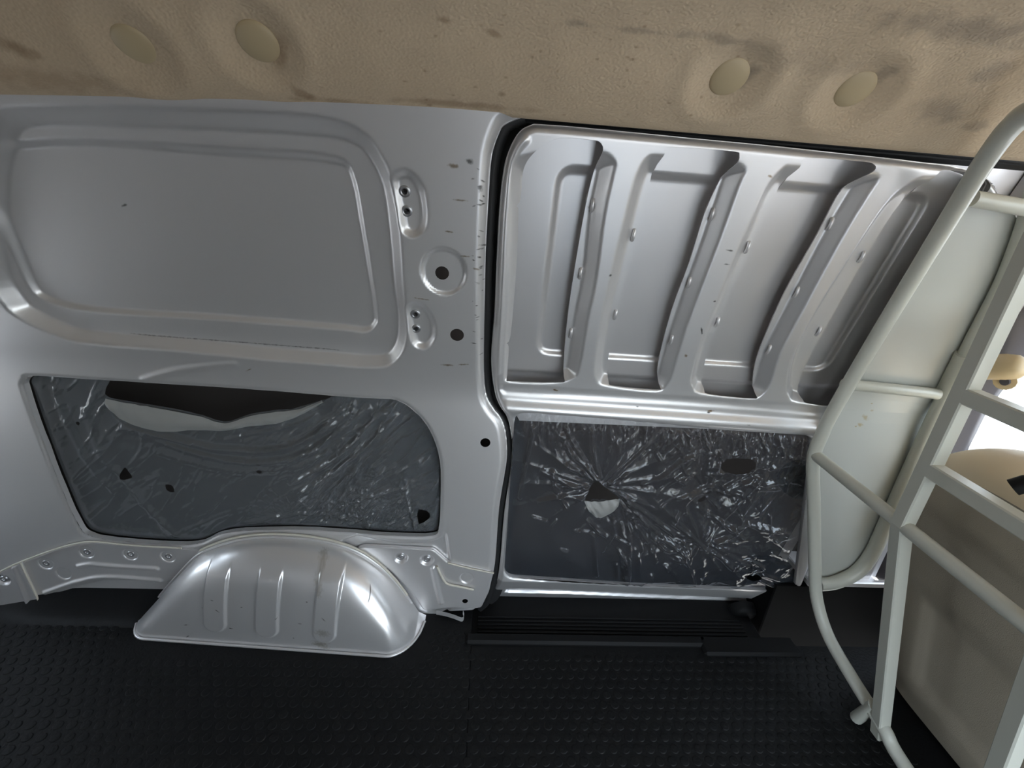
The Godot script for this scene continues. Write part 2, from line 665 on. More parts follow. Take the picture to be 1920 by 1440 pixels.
func build_ceiling() -> void:
	var hp := head_profile()
	var x0 := -1.5
	var x1 := 1.75
	var nu := 520
	var along := PackedFloat32Array([0.0])
	for k in range(1, hp.size()):
		along.append(along[k - 1] + hp[k].distance_to(hp[k - 1]))
	var whole := along[-1]
	var reach := func(f: float) -> float:
		var k := mini(int(f), hp.size() - 2)
		return lerpf(along[k], along[k + 1], f - k)
	# cloth: a computed picture of woven beige cloth with its stains, two millimetres a pixel
	var W := 1600
	var H := 800
	var im := Image.create(W, H, false, Image.FORMAT_RGB8)
	var fine := noise(0.35, FastNoiseLite.TYPE_SIMPLEX, 21)
	var wide := noise(0.012, FastNoiseLite.TYPE_SIMPLEX_SMOOTH, 22)
	var base := Color(0.77, 0.69, 0.59)
	for j in H:
		for i in W:
			var k := 1.0 + 0.03 * fine.get_noise_2d(i, j) + 0.035 * wide.get_noise_2d(i, j)
			im.set_pixel(i, j, Color(base.r * k, base.g * k, base.b * (k - 0.01)))
	var grain := noise(0.05, FastNoiseLite.TYPE_SIMPLEX_SMOOTH, 23)
	grain.fractal_octaves = 4
	var smear := func(px: float, py: float, rx: float, ry: float, ang: float, c: Color, amount: float) -> void:
		var q := on_head(px, py)
		smudge(im, Vector2((q.x - x0) / (x1 - x0) * W, reach.call(q.z) / whole * H), rx, ry, -ang, c, amount, grain)
	var dirt := Color(0.42, 0.32, 0.23)
	var soot := Color(0.45, 0.41, 0.37)
	smear.call(568.0, 166.0, 12.0, 5.0, 0.9, dirt, 0.34)
	smear.call(630.0, 184.0, 34.0, 6.0, 0.1, dirt, 0.31)
	smear.call(520.0, 98.0, 7.0, 17.0, 0.5, dirt, 0.31)
	smear.call(830.0, 38.0, 5.0, 3.0, 0.2, dirt, 0.31)
	smear.call(925.0, 65.0, 6.0, 3.0, 0.5, dirt, 0.31)
	smear.call(940.0, 178.0, 3.0, 3.0, 0.0, dirt, 0.31)
	smear.call(860.0, 196.0, 60.0, 5.0, 0.0, dirt, 0.3)
	smear.call(1085.0, 45.0, 10.0, 4.0, 0.1, soot, 0.31)
	smear.call(1200.0, 58.0, 24.0, 3.0, 0.05, soot, 0.31)
	smear.call(1345.0, 72.0, 32.0, 5.0, 0.05, soot, 0.31)
	smear.call(1402.0, 150.0, 6.0, 15.0, 0.1, soot, 0.45)
	smear.call(1652.0, 150.0, 6.0, 17.0, 0.3, soot, 0.31)
	smear.call(1800.0, 55.0, 70.0, 14.0, 0.05, soot, 0.37)
	smear.call(1850.0, 140.0, 15.0, 15.0, 0.3, soot, 0.31)
	smear.call(1830.0, 238.0, 12.0, 8.0, 0.2, soot, 0.31)
	smear.call(1760.0, 210.0, 24.0, 16.0, 0.2, soot, 0.3)
	smear.call(1500.0, 110.0, 60.0, 14.0, 0.1, soot, 0.15)
	smear.call(100.0, 120.0, 60.0, 16.0, 0.1, dirt, 0.2)
	smear.call(20.0, 60.0, 14.0, 8.0, 0.5, dirt, 0.4)
	var rng := RandomNumberGenerator.new()
	rng.seed = 17
	for k in 60:                                   # snags and specks
		smear.call(rng.randf_range(700, 1400), rng.randf_range(20, 230), rng.randf_range(0.8, 2.2), rng.randf_range(0.8, 1.6), 0.0, dirt, rng.randf_range(0.15, 0.45))
	var cloth := mat("headliner_cloth", Color(1, 1, 1), 0.95)
	cloth.albedo_texture = ImageTexture.create_from_image(im)
	var weave := NoiseTexture2D.new()
	weave.width = 2048
	weave.height = 1024
	weave.noise = noise(0.28, FastNoiseLite.TYPE_SIMPLEX, 33)
	cloth.heightmap_enabled = true
	cloth.heightmap_texture = weave
	cloth.heightmap_scale = 0.12
	var holes := []
	for b in BUTTONS:
		var q := on_head(b[0], b[1])
		holes.append(Vector2(q.x, reach.call(q.z)))
	var bump := noise(6.0, FastNoiseLite.TYPE_SIMPLEX_SMOOTH, 31)
	var p := []
	var uvs := PackedVector2Array()
	var sub := 4
	var nv := (hp.size() - 1) * sub + 1
	for j in nv:
		var f := float(j) / sub
		var k := mini(int(f), hp.size() - 2)
		var q := hp[k].lerp(hp[k + 1], f - k)
		var t := (hp[mini(k + 2, hp.size() - 1)] - hp[maxi(k - 1, 0)]).normalized()
		var nrm := Vector3(0, -t.z, t.y)              # into the van
		var arc: float = reach.call(f)
		for i in nu:
			var x := x0 + (x1 - x0) * i / (nu - 1)
			var off := 0.003 * bump.get_noise_2d(x, arc) * smoothstep(0.01, 0.07, arc)
			for hq: Vector2 in holes:
				var r := Vector2(x, arc).distance_to(hq)
				if r < 0.12:
					off -= 0.012 * exp(-r * r / (0.036 * 0.036))
					off += 0.004 * exp(-(r - 0.06) ** 2 / (0.016 * 0.016))
			p.append(Vector3(x, q.y + droop(x, arc), q.z) + nrm * off)
			uvs.append(Vector2(float(i) / (nu - 1), arc / whole))
	var s := Solid.new()
	s.grid(p, nu, nv, false, uvs)
	var c := thing("ceiling", "beige woven cloth headliner with grimy stains along the roof edge", "ceiling", Vector3.ZERO, "", "structure")
	part("headliner", s.done(), M.headliner_cloth, c)
	var roof := Solid.new()
	roof.box(Vector3(-1.6, 1.36, -0.12), Vector3(1.75, 1.39, 1.55), 0.01)
	part("roof_panel", roof.done(), M.white_paint, c)
	var proto: Mesh = null
	for b in BUTTONS:
		var hq := on_head(b[0], b[1])
		var k := int(hq.z)
		var at := hp[k].lerp(hp[k + 1], hq.z - k)
		var t := (hp[k + 1] - hp[k]).normalized()
		var nrm := Vector3(0, -t.z, t.y)
		if proto == null:
			var l := Solid.new()
			l.lathe([[0.0001, 0.0045], [0.008, 0.0043], [0.016, 0.0034], [0.0225, 0.0016], [0.0255, -0.0008], [0.0265, -0.0035], [0.0255, -0.006], [0.0001, -0.006]], Transform3D(), 36)
			proto = l.done()
		var o := part("headliner_button", proto, M.beige_plastic, self)
		o.transform = facing(Vector3(hq.x, at.y + droop(hq.x, reach.call(hq.z)), at.z) - nrm * 0.0075, nrm)
		tag(o, b[2], "button", "headliner buttons")


func scuffed_paint(called: String, x0: float, y1: float, w: float, hgt: float, marks: Array, sd: int) -> StandardMaterial3D:
	# silver paint with the dirt and scratches that the metal carries, one pixel a millimetre
	var W := int(w * 1000)
	var H := int(hgt * 1000)
	var im := Image.create(W, H, false, Image.FORMAT_RGB8)
	im.fill(M.silver_paint.albedo_color)
	var grain := noise(0.13, FastNoiseLite.TYPE_SIMPLEX_SMOOTH, sd)
	for k in marks:
		var q := on_wall(k[0], k[1])
		smudge(im, Vector2((q.x - x0) * 1000.0, (y1 - q.y) * 1000.0), k[2], k[3], k[4], k[5], k[6], grain)
	var m: StandardMaterial3D = M.silver_plain.duplicate()
	m.resource_name = called
	m.albedo_color = Color(1, 1, 1)
	m.albedo_texture = ImageTexture.create_from_image(im)
	m.uv1_scale = Vector3(1.0 / w, 1.0 / hgt, 1)
	m.uv1_offset = Vector3(-x0 / w, y1 / hgt, 0)
	M[called] = m
	return m


const OPENING := [[50, 732], [47, 718], [54, 708], [70, 704], [229, 714], [458, 728], [687, 746], [742, 749], [779, 772], [807, 808], [825, 863], [826, 937], [823, 987], [811, 1003], [733, 1003], [642, 996], [550, 992], [458, 994], [412, 1001], [367, 1019], [275, 1017], [202, 1010], [170, 1003], [151, 987], [119, 918], [78, 813]]
const PILLAR_EDGE := [[978, 217], [950, 229], [938, 243], [922, 293], [916, 373], [911, 470], [909, 551], [907, 684], [911, 742], [924, 769], [938, 787], [947, 809], [951, 845], [949, 880], [936, 960], [928, 1064], [917, 1110], [907, 1133], [896, 1143]]


func build_wall() -> void:
	var w := thing("wall_left", "silver painted steel side panel with a blanked window and a front pillar", "wall", Vector3.ZERO, "", "structure")
	var s := Sheet.new(-1.5, 0.13, -0.03, 1.22, 0.0034, prof)
	# the blanked window, dished twice
	var outer := smooth2(trace([[-60, 330], [-40, 235], [0, 199], [125, 194], [350, 200], [560, 211], [640, 224], [690, 252], [722, 298], [742, 352], [752, 430], [760, 540], [766, 610], [758, 660], [730, 688], [680, 691], [633, 687], [500, 677], [333, 660], [167, 647], [100, 630], [33, 597], [0, 567], [-40, 500]]), true, 4)
	s.press(outer, -0.026, 0.026, true)
	var inner := smooth2(trace([[-40, 310], [-15, 272], [40, 262], [150, 258], [320, 268], [500, 280], [605, 288], [650, 302], [670, 345], [683, 418], [696, 498], [709, 590], [705, 612], [685, 624], [633, 619], [433, 603], [233, 591], [133, 580], [73, 560], [50, 537], [30, 497], [0, 425], [-25, 370]], -0.024), true, 4)
	s.press(inner, -0.010, 0.011, true)
	# pressed pockets of the pillar
	s.press(smooth2(trace([[728, 335], [748, 316], [770, 318], [790, 340], [800, 366], [804, 410], [796, 436], [775, 447], [752, 436], [742, 400]]), true, 3), -0.012, 0.014, true)
	s.press(smooth2(trace([[756, 580], [768, 566], [790, 566], [808, 585], [818, 608], [817, 637], [800, 655], [776, 650], [764, 620]]), true, 3), -0.011, 0.013, true)
	var boss := on_wall(832, 510)
	var ring := PackedVector2Array()
	for k in 36:
		ring.append(boss + Vector2(cos(TAU * k / 36), sin(TAU * k / 36)) * Vector2(0.041, 0.044))
	s.press(ring, -0.0055, 0.005, true)
	# below: the film opening sits in a slightly dished field, the pillar foot steps out
	s.press(smooth2(trace([[640, 1012], [740, 1016], [800, 1014], [832, 1000], [838, 960], [839, 1000], [839, 1160], [640, 1160]]), true, 3), -0.007, 0.009)
	var crease := smooth2(trace([[270, 712], [330, 695], [400, 686], [440, 683]]), false, 4)
	s.bead(crease, 0.012, 0.0025)
	var edge := smooth2(trace(PILLAR_EDGE), false, 4)
	s.roll(edge, 0.017, -0.017)
	var opening := smooth2(trace(OPENING, -0.006), true, 4)
	s.roll(opening, 0.008, -0.005, true)
	var keep := PackedVector2Array([Vector2(-1.5, -0.03), Vector2(-1.5, 1.22)])
	keep.append(Vector2(edge[0].x, 1.22))
	keep.append_array(edge)
	keep.append(on_wall(838, 1146))
	keep.append(Vector2(-0.13, -0.03))
	s.open(opening)
	s.only(keep)
	var holes := [[829, 512, 0.0125, -0.0055], [857, 628, 0.0135, 0.0], [910, 830, 0.0115, 0.0], [759, 359, 0.006, -0.012], [763, 396, 0.006, -0.012], [779, 589, 0.006, -0.011], [780, 616, 0.006, -0.011], [872, 1127, 0.0075, 0.0]]
	for hl in holes:
		var c := on_wall(hl[0], hl[1], hl[3])
		var o := PackedVector2Array()
		for k in 24:
			o.append(c + Vector2(cos(TAU * k / 24), sin(TAU * k / 24)) * hl[2])
		s.open(o)
	var black := Color(0.13, 0.12, 0.11)
	var brown := Color(0.36, 0.28, 0.18)
	var marks := []
	var rng := RandomNumberGenerator.new()
	rng.seed = 41
	for k in 34:                                   # knocks along the edge of the pillar
		var py := rng.randf_range(300, 690)
		marks.append([rng.randf_range(884, 912), py, rng.randf_range(1.5, 6), rng.randf_range(0.7, 1.7), rng.randf_range(-0.5, 0.4), black, rng.randf_range(0.25, 0.85)])
	for k in [[880, 302, 7, 4, 0.2], [850, 310, 9, 4, 0.0], [862, 375, 12, 1.5, 0.0], [900, 352, 5, 6, 0.0], [842, 434, 9, 1.5, 0.1], [838, 684, 14, 3, 0.0], [868, 683, 12, 2, -0.1], [905, 460, 7, 2, 0.0], [872, 480, 9, 1.5, 0.0], [893, 504, 9, 2, 0.2], [202, 385, 7, 2, -0.4], [790, 560, 18, 1.2, 0.1], [466, 693, 9, 1.2, -0.5]]:
		marks.append([k[0], k[1], k[2], k[3], k[4], brown if k[2] > 8 else black, 0.55])
	for k in 16:
		marks.append([250 + k * 24, 634 + k * 1.85, 30, 0.9, 0.065, black, 0.4])
	part("panel", s.mesh(), scuffed_paint("wall_paint", -1.5, 1.22, 1.65, 1.27, marks, 51), w)
	var f := Solid.new()
	f.flange(opening, s, 0.012)
	part("opening_edge", f.done(), M.silver_plain, w)
	f = Solid.new()
	f.flange(edge, s, 0.05, false)
	part("pillar_edge", f.done(), M.silver_plain, w)
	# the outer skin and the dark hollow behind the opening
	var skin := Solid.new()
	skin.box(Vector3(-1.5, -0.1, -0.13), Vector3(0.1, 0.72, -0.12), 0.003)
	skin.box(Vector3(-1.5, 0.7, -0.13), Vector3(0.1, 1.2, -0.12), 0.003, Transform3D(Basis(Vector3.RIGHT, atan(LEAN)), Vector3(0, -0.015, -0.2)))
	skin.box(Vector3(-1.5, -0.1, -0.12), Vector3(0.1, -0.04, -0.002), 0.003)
	var os := thing("wall_outside", "outer body skin of the van behind the side panel", "body skin", Vector3.ZERO, "", "structure")
	part("outer_skin", skin.done(), M.cavity, os)
	var rail := Solid.new()
	rail.box(Vector3(-1.6, 1.17, -0.125), Vector3(2.1, 1.385, 0.062), 0.01)
	var rr := thing("trim_4", "roof rail of the van above the side panel", "roof rail", Vector3.ZERO, "", "structure")
	part("rail", rail.done(), M.white_paint, rr)
	# riveted nuts in the pockets
	for q in [[759, 359, -0.012], [763, 396, -0.012], [779, 589, -0.011], [780, 616, -0.011]]:
		var c := on_wall(q[0], q[1], q[2])
		var nut := Solid.new()
		nut.lathe([[0.0045, -0.012], [0.0045, 0.0005], [0.0052, 0.0015], [0.0068, 0.0018], [0.0088, 0.0012], [0.0094, 0.0002], [0.0094, -0.001]], facing(Vector3(c.x, c.y, s.at(c) + 0.0012), wall_normal(c.y)), 24)
		part("rivet_nut", nut.done(), M.rivet_steel, w)
	build_quarter_film(s, opening)
	build_brackets(s)


func film_sheet(x0: float, x1: float, y0: float, y1: float, step: float, deep: float) -> Sheet:
	return Sheet.new(x0, x1, y0, y1, step, func(y: float) -> float: return prof(y) - deep)


func pull(f: Sheet, at: Vector2, reach: float, amp: float, spokes: int, phase: float, inner := 0.02) -> void:   # folds that run to a point
	var w := reach * 2.2
	for j in range(maxi(0, int((at.y - w - f.y0) / f.h)), mini(f.ny, int((at.y + w - f.y0) / f.h) + 1)):
		for i in range(maxi(0, int((at.x - w - f.x0) / f.h)), mini(f.nx, int((at.x + w - f.x0) / f.h) + 1)):
			var d := Vector2(f.x0 + i * f.h, f.y0 + j * f.h) - at
			var r := d.length()
			if r > w:
				continue
			var a := d.angle()
			var g := absf(sin(a * spokes * 0.5 + phase + 1.3 * sin(a * 2.0 + phase)))
			var k := 1.0 - pow(g, 0.55)
			f.z[j * f.nx + i] += amp * k * (r / (r + inner)) * exp(-r / reach)


func crumple(f: Sheet, sd: int, amp: float, freq: float, stretch: Vector2, ang: float, mask: Callable) -> void:   # ridged creases
	var n := noise(freq, FastNoiseLite.TYPE_SIMPLEX, sd)
	var n2 := noise(freq * 0.35, FastNoiseLite.TYPE_SIMPLEX_SMOOTH, sd + 1)
	for j in f.ny:
		for i in f.nx:
			var q := Vector2(f.x0 + i * f.h, f.y0 + j * f.h)
			var m: float = mask.call(q)
			if m <= 0.001:
				continue
			var u := q.rotated(-ang) * stretch
			var warp := n2.get_noise_2d(u.x, u.y) * 0.05
			var v := 1.0 - absf(n.get_noise_2d(u.x + warp, u.y - warp)) * 2.2
			f.z[j * f.nx + i] += amp * m * maxf(0.0, v) ** 3


func facets(f: Sheet, size: float, amp: float, stretch: Vector2, ang: float, sd: int, mask: Callable) -> void:   # stiff film crumples into flat facets with sharp creases between them
	var wob := noise(5.0, FastNoiseLite.TYPE_SIMPLEX_SMOOTH, sd)
	var tall := func(i: int, j: int) -> float:
		var v := sin(i * 127.1 + j * 311.7 + sd * 17.3) * 43758.5453
		return (v - floor(v)) * 2.0 - 1.0
	for j in f.ny:
		for i in f.nx:
			var q := Vector2(f.x0 + i * f.h, f.y0 + j * f.h)
			var m: float = mask.call(q)
			if m <= 0.001:
				continue
			var u := (q + Vector2(wob.get_noise_2d(q.x, q.y), wob.get_noise_2d(q.y + 9.0, q.x)) * size * 0.7).rotated(-ang) * stretch / size
			var a := int(floor(u.x))
			var b := int(floor(u.y))
			var fx := u.x - a
			var fy := u.y - b
			var z := 0.0
			var p00: float = tall.call(a, b)
			var p11: float = tall.call(a + 1, b + 1)
			if fx > fy:
				var p10: float = tall.call(a + 1, b)
				z = p00 + (p10 - p00) * fx + (p11 - p10) * fy
			else:
				var p01: float = tall.call(a, b + 1)
				z = p00 + (p11 - p01) * fx + (p01 - p00) * fy
			f.z[j * f.nx + i] += amp * m * z


func settle(f: Sheet, opening: PackedVector2Array, deep: float, w: float, rest: Callable) -> void:   # the film lies flat where it is glued to the rim
	var d := f.signed(opening, w)
	for j in f.ny:
		var base: float = rest.call(f.y0 + j * f.h)
		for i in f.nx:
			var k := j * f.nx + i
			var t := clampf((-d[k] - 0.002) / w, 0.0, 1.0)
			f.z[k] = base + minf(f.z[k] - base, deep + 0.004) * t * (2.0 - t)


func build_quarter_film(wall: Sheet, opening: PackedVector2Array) -> void:
	var lo := Vector2(9, 9)
	var hi := Vector2(-9, -9)
	for p in opening:
		lo = lo.min(p)
		hi = hi.max(p)
	var f := film_sheet(lo.x - 0.015, hi.x + 0.015, lo.y - 0.015, hi.y + 0.015, 0.003, 0.021)
	var top := hi.y
	# the film hangs from its upper corners: curved folds under the tear and sheaves of creases at the right
	for q in [
			[[[235, 800], [330, 822], [420, 842], [530, 838], [620, 800], [660, 770]], 0.014, 0.010, 0.5], [[[270, 815], [370, 850], [470, 865], [570, 850], [640, 805], [690, 765]], 0.012, 0.009, 0.5],
			[[[300, 850], [420, 880], [520, 878], [600, 855], [660, 800]], 0.018, 0.005, 0.25], [[[560, 900], [640, 850], [720, 770]], 0.013, 0.009, 0.3], [[[570, 920], [660, 860], [735, 790]], 0.011, 0.008, 0.3],
			[[[424, 824], [480, 812], [560, 795], [590, 780]], 0.006, 0.004, 0.5], [[[470, 845], [560, 828], [620, 790], [650, 760]], 0.006, 0.004, 0.5], [[[430, 862], [500, 868], [560, 860]], 0.008, 0.004, 0.4],
			[[[550, 955], [600, 910], [660, 850]], 0.007, 0.006, 0.6], [[[573, 964], [610, 925], [642, 900]], 0.005, 0.005, 0.7], [[[555, 985], [600, 950], [650, 890]], 0.005, 0.005, 0.6], [[[610, 973], [640, 930], [660, 900]], 0.005, 0.004, 0.5],
			[[[651, 973], [690, 920], [720, 877]], 0.006, 0.004, 0.4], [[[590, 990], [640, 955], [690, 930]], 0.005, 0.004, 0.5], [[[678, 1001], [700, 975], [715, 955]], 0.004, 0.004, 0.6], [[[700, 1001], [725, 980], [745, 955]], 0.004, 0.004, 0.5],
			[[[640, 995], [670, 975], [700, 950]], 0.004, 0.004, 0.5], [[[620, 992], [650, 978], [690, 965]], 0.004, 0.003, 0.5], [[[780, 1003], [775, 975], [765, 940], [760, 900]], 0.005, 0.005, 0.5], [[[740, 1000], [752, 990], [770, 985]], 0.004, 0.003, 0.5],
			[[[420, 992], [500, 972], [560, 962], [640, 970]], 0.010, 0.005, 0.45], [[[400, 1000], [470, 984], [540, 980], [600, 988]], 0.008, 0.004, 0.4], [[[160, 770], [190, 850], [240, 910], [330, 1010]], 0.016, 0.003, 0.25],
			[[[100, 730], [130, 800], [170, 870], [220, 930]], 0.014, 0.003, 0.2], [[[220, 880], [280, 950], [340, 1010]], 0.012, 0.003, 0.25], [[[205, 762], [230, 790], [300, 815], [360, 830]], 0.006, 0.004, 0.4], [[[330, 1005], [370, 985], [430, 960]], 0.010, 0.003, 0.2]]:
		var line := smooth2(trace(q[0], -0.02), false, 5)
		f.bead(line, q[1], q[2])
	pull(f, on_wall(233, 893), 0.04, 0.003, 9, 0.4)
	pull(f, on_wall(317, 917), 0.04, 0.005, 8, 1.4)
	pull(f, on_wall(795, 965), 0.05, 0.007, 9, 2.0)
	pull(f, on_wall(690, 1000), 0.12, 0.007, 26, 0.2)
	pull(f, on_wall(555, 985), 0.12, 0.006, 24, 1.2)
	crumple(f, 61, 0.007, 9.0, Vector2(0.45, 1.6), 0.85, func(q: Vector2) -> float: return 0.35 + 0.65 * smoothstep(-0.6, -0.25, q.x))
	crumple(f, 64, 0.0035, 26.0, Vector2(0.5, 1.6), 0.7, func(q: Vector2) -> float: return smoothstep(-0.55, -0.2, q.x) * smoothstep(0.52, 0.3, q.y))
	facets(f, 0.085, 0.0090, Vector2(0.7, 1.4), 0.75, 207, func(q: Vector2) -> float: return 0.5 + 0.5 * smoothstep(-0.6, -0.3, q.x))
	facets(f, 0.030, 0.0032, Vector2(0.6, 1.6), 0.85, 209, func(q: Vector2) -> float: return smoothstep(-0.5, -0.25, q.x))
	settle(f, opening, 0.021, 0.02, func(y: float) -> float: return prof(y) - 0.021)
	f.only(opening)
	var tear := smooth2(trace([[200, 742], [204, 718], [232, 706], [420, 715], [625, 728], [612, 748], [560, 764], [510, 770], [466, 778], [424, 790], [380, 778], [300, 762], [240, 752]], -0.02), true, 4)
	f.open(tear)
	for q in [[[233, 876], [226, 896], [247, 897], [241, 887]], [[310, 909], [322, 912], [327, 922], [314, 921]], [[787, 952], [806, 960], [802, 972], [786, 978], [783, 965]], [[484, 866], [492, 866], [491, 872], [484, 871]], [[484, 879], [492, 880], [491, 885], [485, 884]], [[140, 792], [148, 792], [146, 799]]]:
		f.open(smooth2(trace(q, -0.02), true, 3))
	var t := thing("plastic_sheet", "torn clear plastic film over the opening behind the wheel arch", "plastic film", Vector3(-0.5, 0.45, -0.02), "films over the panel openings")
	part("film", f.mesh(), M.hazy_film, t)
	# the torn edge folded down
	var up := smooth2(trace([[202, 745], [240, 753], [300, 763], [380, 779], [424, 791], [466, 779], [510, 771], [560, 765], [605, 748]], -0.02), false, 6)
	var down := smooth2(trace([[206, 762], [236, 786], [298, 806], [365, 804], [424, 805], [470, 797], [520, 792], [565, 776], [612, 750]], -0.02), false, 6)
	var p := []
	var n1 := noise(30.0, FastNoiseLite.TYPE_SIMPLEX, 71)
	for row in 5:
		for i in up.size():
			var q := up[i].lerp(down[i], row / 4.0)
			p.append(Vector3(q.x, q.y, prof(q.y) - 0.013 + 0.006 * sin(PI * row / 4.0) + 0.003 * n1.get_noise_2d(q.x, q.y)))
	var fl := Solid.new()
	fl.grid(p, up.size(), 5)
	part("folded_edge", fl.done(), M.milky_film, t, "folded milky strip along the tear")


func dimple(s: Solid, at: Vector3, n: Vector3, r: float) -> void:     # a raised ring round a dished spot
	s.lathe([[0.0001, -0.002], [r * 0.55, -0.0018], [r * 0.8, 0.0002], [r * 0.95, 0.0022], [r * 1.1, 0.0014], [r * 1.2, -0.0005]], facing(at, n), 24)


func build_brackets(_wall: Sheet) -> void:
	var arch_line := [[375, 1034], [337, 1062], [305, 1090]]
	# long bracket between the wheel arch and the rear of the bay
	var a := trace([[38, 1055], [100, 1032], [140, 1021], [175, 1017], [250, 1024], [362, 1030], [376, 1035], [340, 1075], [308, 1094], [225, 1090], [195, 1090], [150, 1100], [72, 1127]], 0.004)
	bracket("floor_bracket", "silver floor bracket with two pressed beads behind the wheel arch", a, 0.002, [[85, 1057, true], [119, 1076, false], [162, 1036, true], [244, 1040, true], [315, 1044, true]], [[[147, 1061], [170, 1057], [200, 1060], [295, 1066]], [[84, 1111], [120, 1098], [150, 1089], [200, 1081], [300, 1088]]], [], "corner brackets along the floor")
	a = trace([[-160, 1150], [0, 1072], [38, 1055], [72, 1126], [32, 1150], [0, 1172], [-160, 1250]], 0.006)
	bracket("floor_bracket", "overlapping silver floor bracket at the left edge of the photo", a, 0.006, [[5, 1087, true]], [[[25, 1062], [38, 1095], [52, 1130]]], [], "corner brackets along the floor")
	a = trace([[668, 1029], [682, 1024], [744, 1027], [813, 1031], [827, 1043], [840, 1055], [925, 1074], [917, 1110], [902, 1141], [871, 1143], [840, 1142], [794, 1146], [770, 1110], [730, 1070]], 0.004)
	bracket("floor_bracket", "silver floor bracket between wheel arch and sliding door", a, 0.003, [[751, 1046, true], [800, 1050, true], [875, 1084, false]], [[[812, 1065], [818, 1095], [827, 1130]]], [[872, 1127, 0.0075]], "corner brackets along the floor")
	_wall = _wall
	arch_line.clear()
	# the smear of sealant across the foot of the pillar
	var q := smooth2(trace([[819, 1062], [832, 1088], [842, 1096], [862, 1100], [888, 1106]], 0.008), false, 4)
	var path := PackedVector3Array()
	for w in q:
		path.append(Vector3(w.x, w.y, 0.008))
	var s := Solid.new()
	s.tube(path, 0.003, 8)
	var o := part("sealant_bead", s.done(), M.sealant, self)
	tag(o, "cream smear of sealant across the foot of the pillar", "sealant")
	# seams along the top of the brackets
	for line in [[[-160, 1149], [0, 1072], [38, 1054], [100, 1031], [140, 1020], [175, 1016], [250, 1023], [340, 1028]], [[38, 1055], [72, 1126]], [[840, 1056], [880, 1066], [926, 1075]]]:
		var pts := smooth2(trace(line, 0.006), false, 4)
		var pp := PackedVector3Array()
		for w in pts:
			pp.append(Vector3(w.x, w.y, 0.0055))
		s = Solid.new()
		s.tube(pp, 0.0024, 8)
		o = part("seam_sealant", s.done(), M.sealant, self)
		tag(o, {0: "pale bead of sealant along the top of the rear floor brackets", 1: "short pale sealant line where the two rear floor brackets overlap", 2: "pale sealant line under the pillar beside the sliding door"}[int(line[0][0] == 38) + 2 * int(line[0][0] == 840)], "sealant", "sealant seams of the brackets")
	# hook at the foot of the pillar
	var h := thing("metal_hook", "small bent metal hook under the pillar beside the wheel arch", "hook", Vector3(at_z(840, 1152, 0.03)))
	s = Solid.new()
	var hk := [at_z(818, 1148, 0.004), at_z(835, 1151, 0.018), at_z(852, 1156, 0.03), at_z(866, 1161, 0.036), at_z(870, 1155, 0.036), at_z(868, 1147, 0.034)]
	var sp := smooth3(hk, 5)
	var pp := []
	for row in 2:
		for c in sp:
			pp.append(c + Vector3(0, 0.006 if row == 0 else -0.006, 0.002 * row))
	s.grid(pp, sp.size(), 2)
	part("strap", s.done(), M.silver_plain, h)


func bracket(called: String, label: String, outline: PackedVector2Array, lift: float, dimples: Array, beads: Array, holes: Array, group: String) -> void:
	var lo := Vector2(9, 9)
	var hi := Vector2(-9, -9)
	for p in outline:
		lo = lo.min(p)
		hi = hi.max(p)
	var poly := rounded(outline, 0.008, 3)
	var s := Sheet.new(lo.x - 0.01, hi.x + 0.01, lo.y - 0.01, hi.y + 0.01, 0.0025, func(_y: float) -> float: return lift)
	for b in beads:
		s.bead(smooth2(trace(b, lift), false, 4), 0.0085, 0.0045)
	for d in dimples:
		var c := on_wall(d[0], d[1], lift)
		var o := PackedVector2Array()
		var o2 := PackedVector2Array()
		for k in 28:
			o.append(c + Vector2(cos(TAU * k / 28), sin(TAU * k / 28)) * 0.0185)
			o2.append(c + Vector2(cos(TAU * k / 28), sin(TAU * k / 28)) * 0.0165)
		s.press(o, -0.006, 0.006)
	for d in holes:
		var c := on_wall(d[0], d[1], lift)
		var o := PackedVector2Array()
		for k in 20:
			o.append(c + Vector2(cos(TAU * k / 20), sin(TAU * k / 20)) * d[2])
		s.open(o)
	s.roll(poly, 0.004, -0.003, true)
	s.only(poly)
	var t := thing(called, label, "bracket", Vector3((lo.x + hi.x) / 2, lo.y, 0), group)
	var plate := part("plate", s.mesh(), M.silver_plain, t)
	var e := Solid.new()
	e.flange(poly, s, 0.006)
	part("plate_edge", e.done(), M.silver_plain, plate)
	for d in dimples:
		if d[2]:
			var c := on_wall(d[0], d[1], lift)
			var b := Solid.new()
			b.lathe([[0.0001, -0.0035], [0.0028, -0.0033], [0.0032, 0.0018], [0.0052, 0.0026], [0.0082, 0.002], [0.0092, -0.001], [0.0092, -0.003]], facing(Vector3(c.x, c.y, lift - 0.0035), Vector3(0, 0, 1)), 20)
			part("rivet", b.done(), M.rivet_steel, plate)


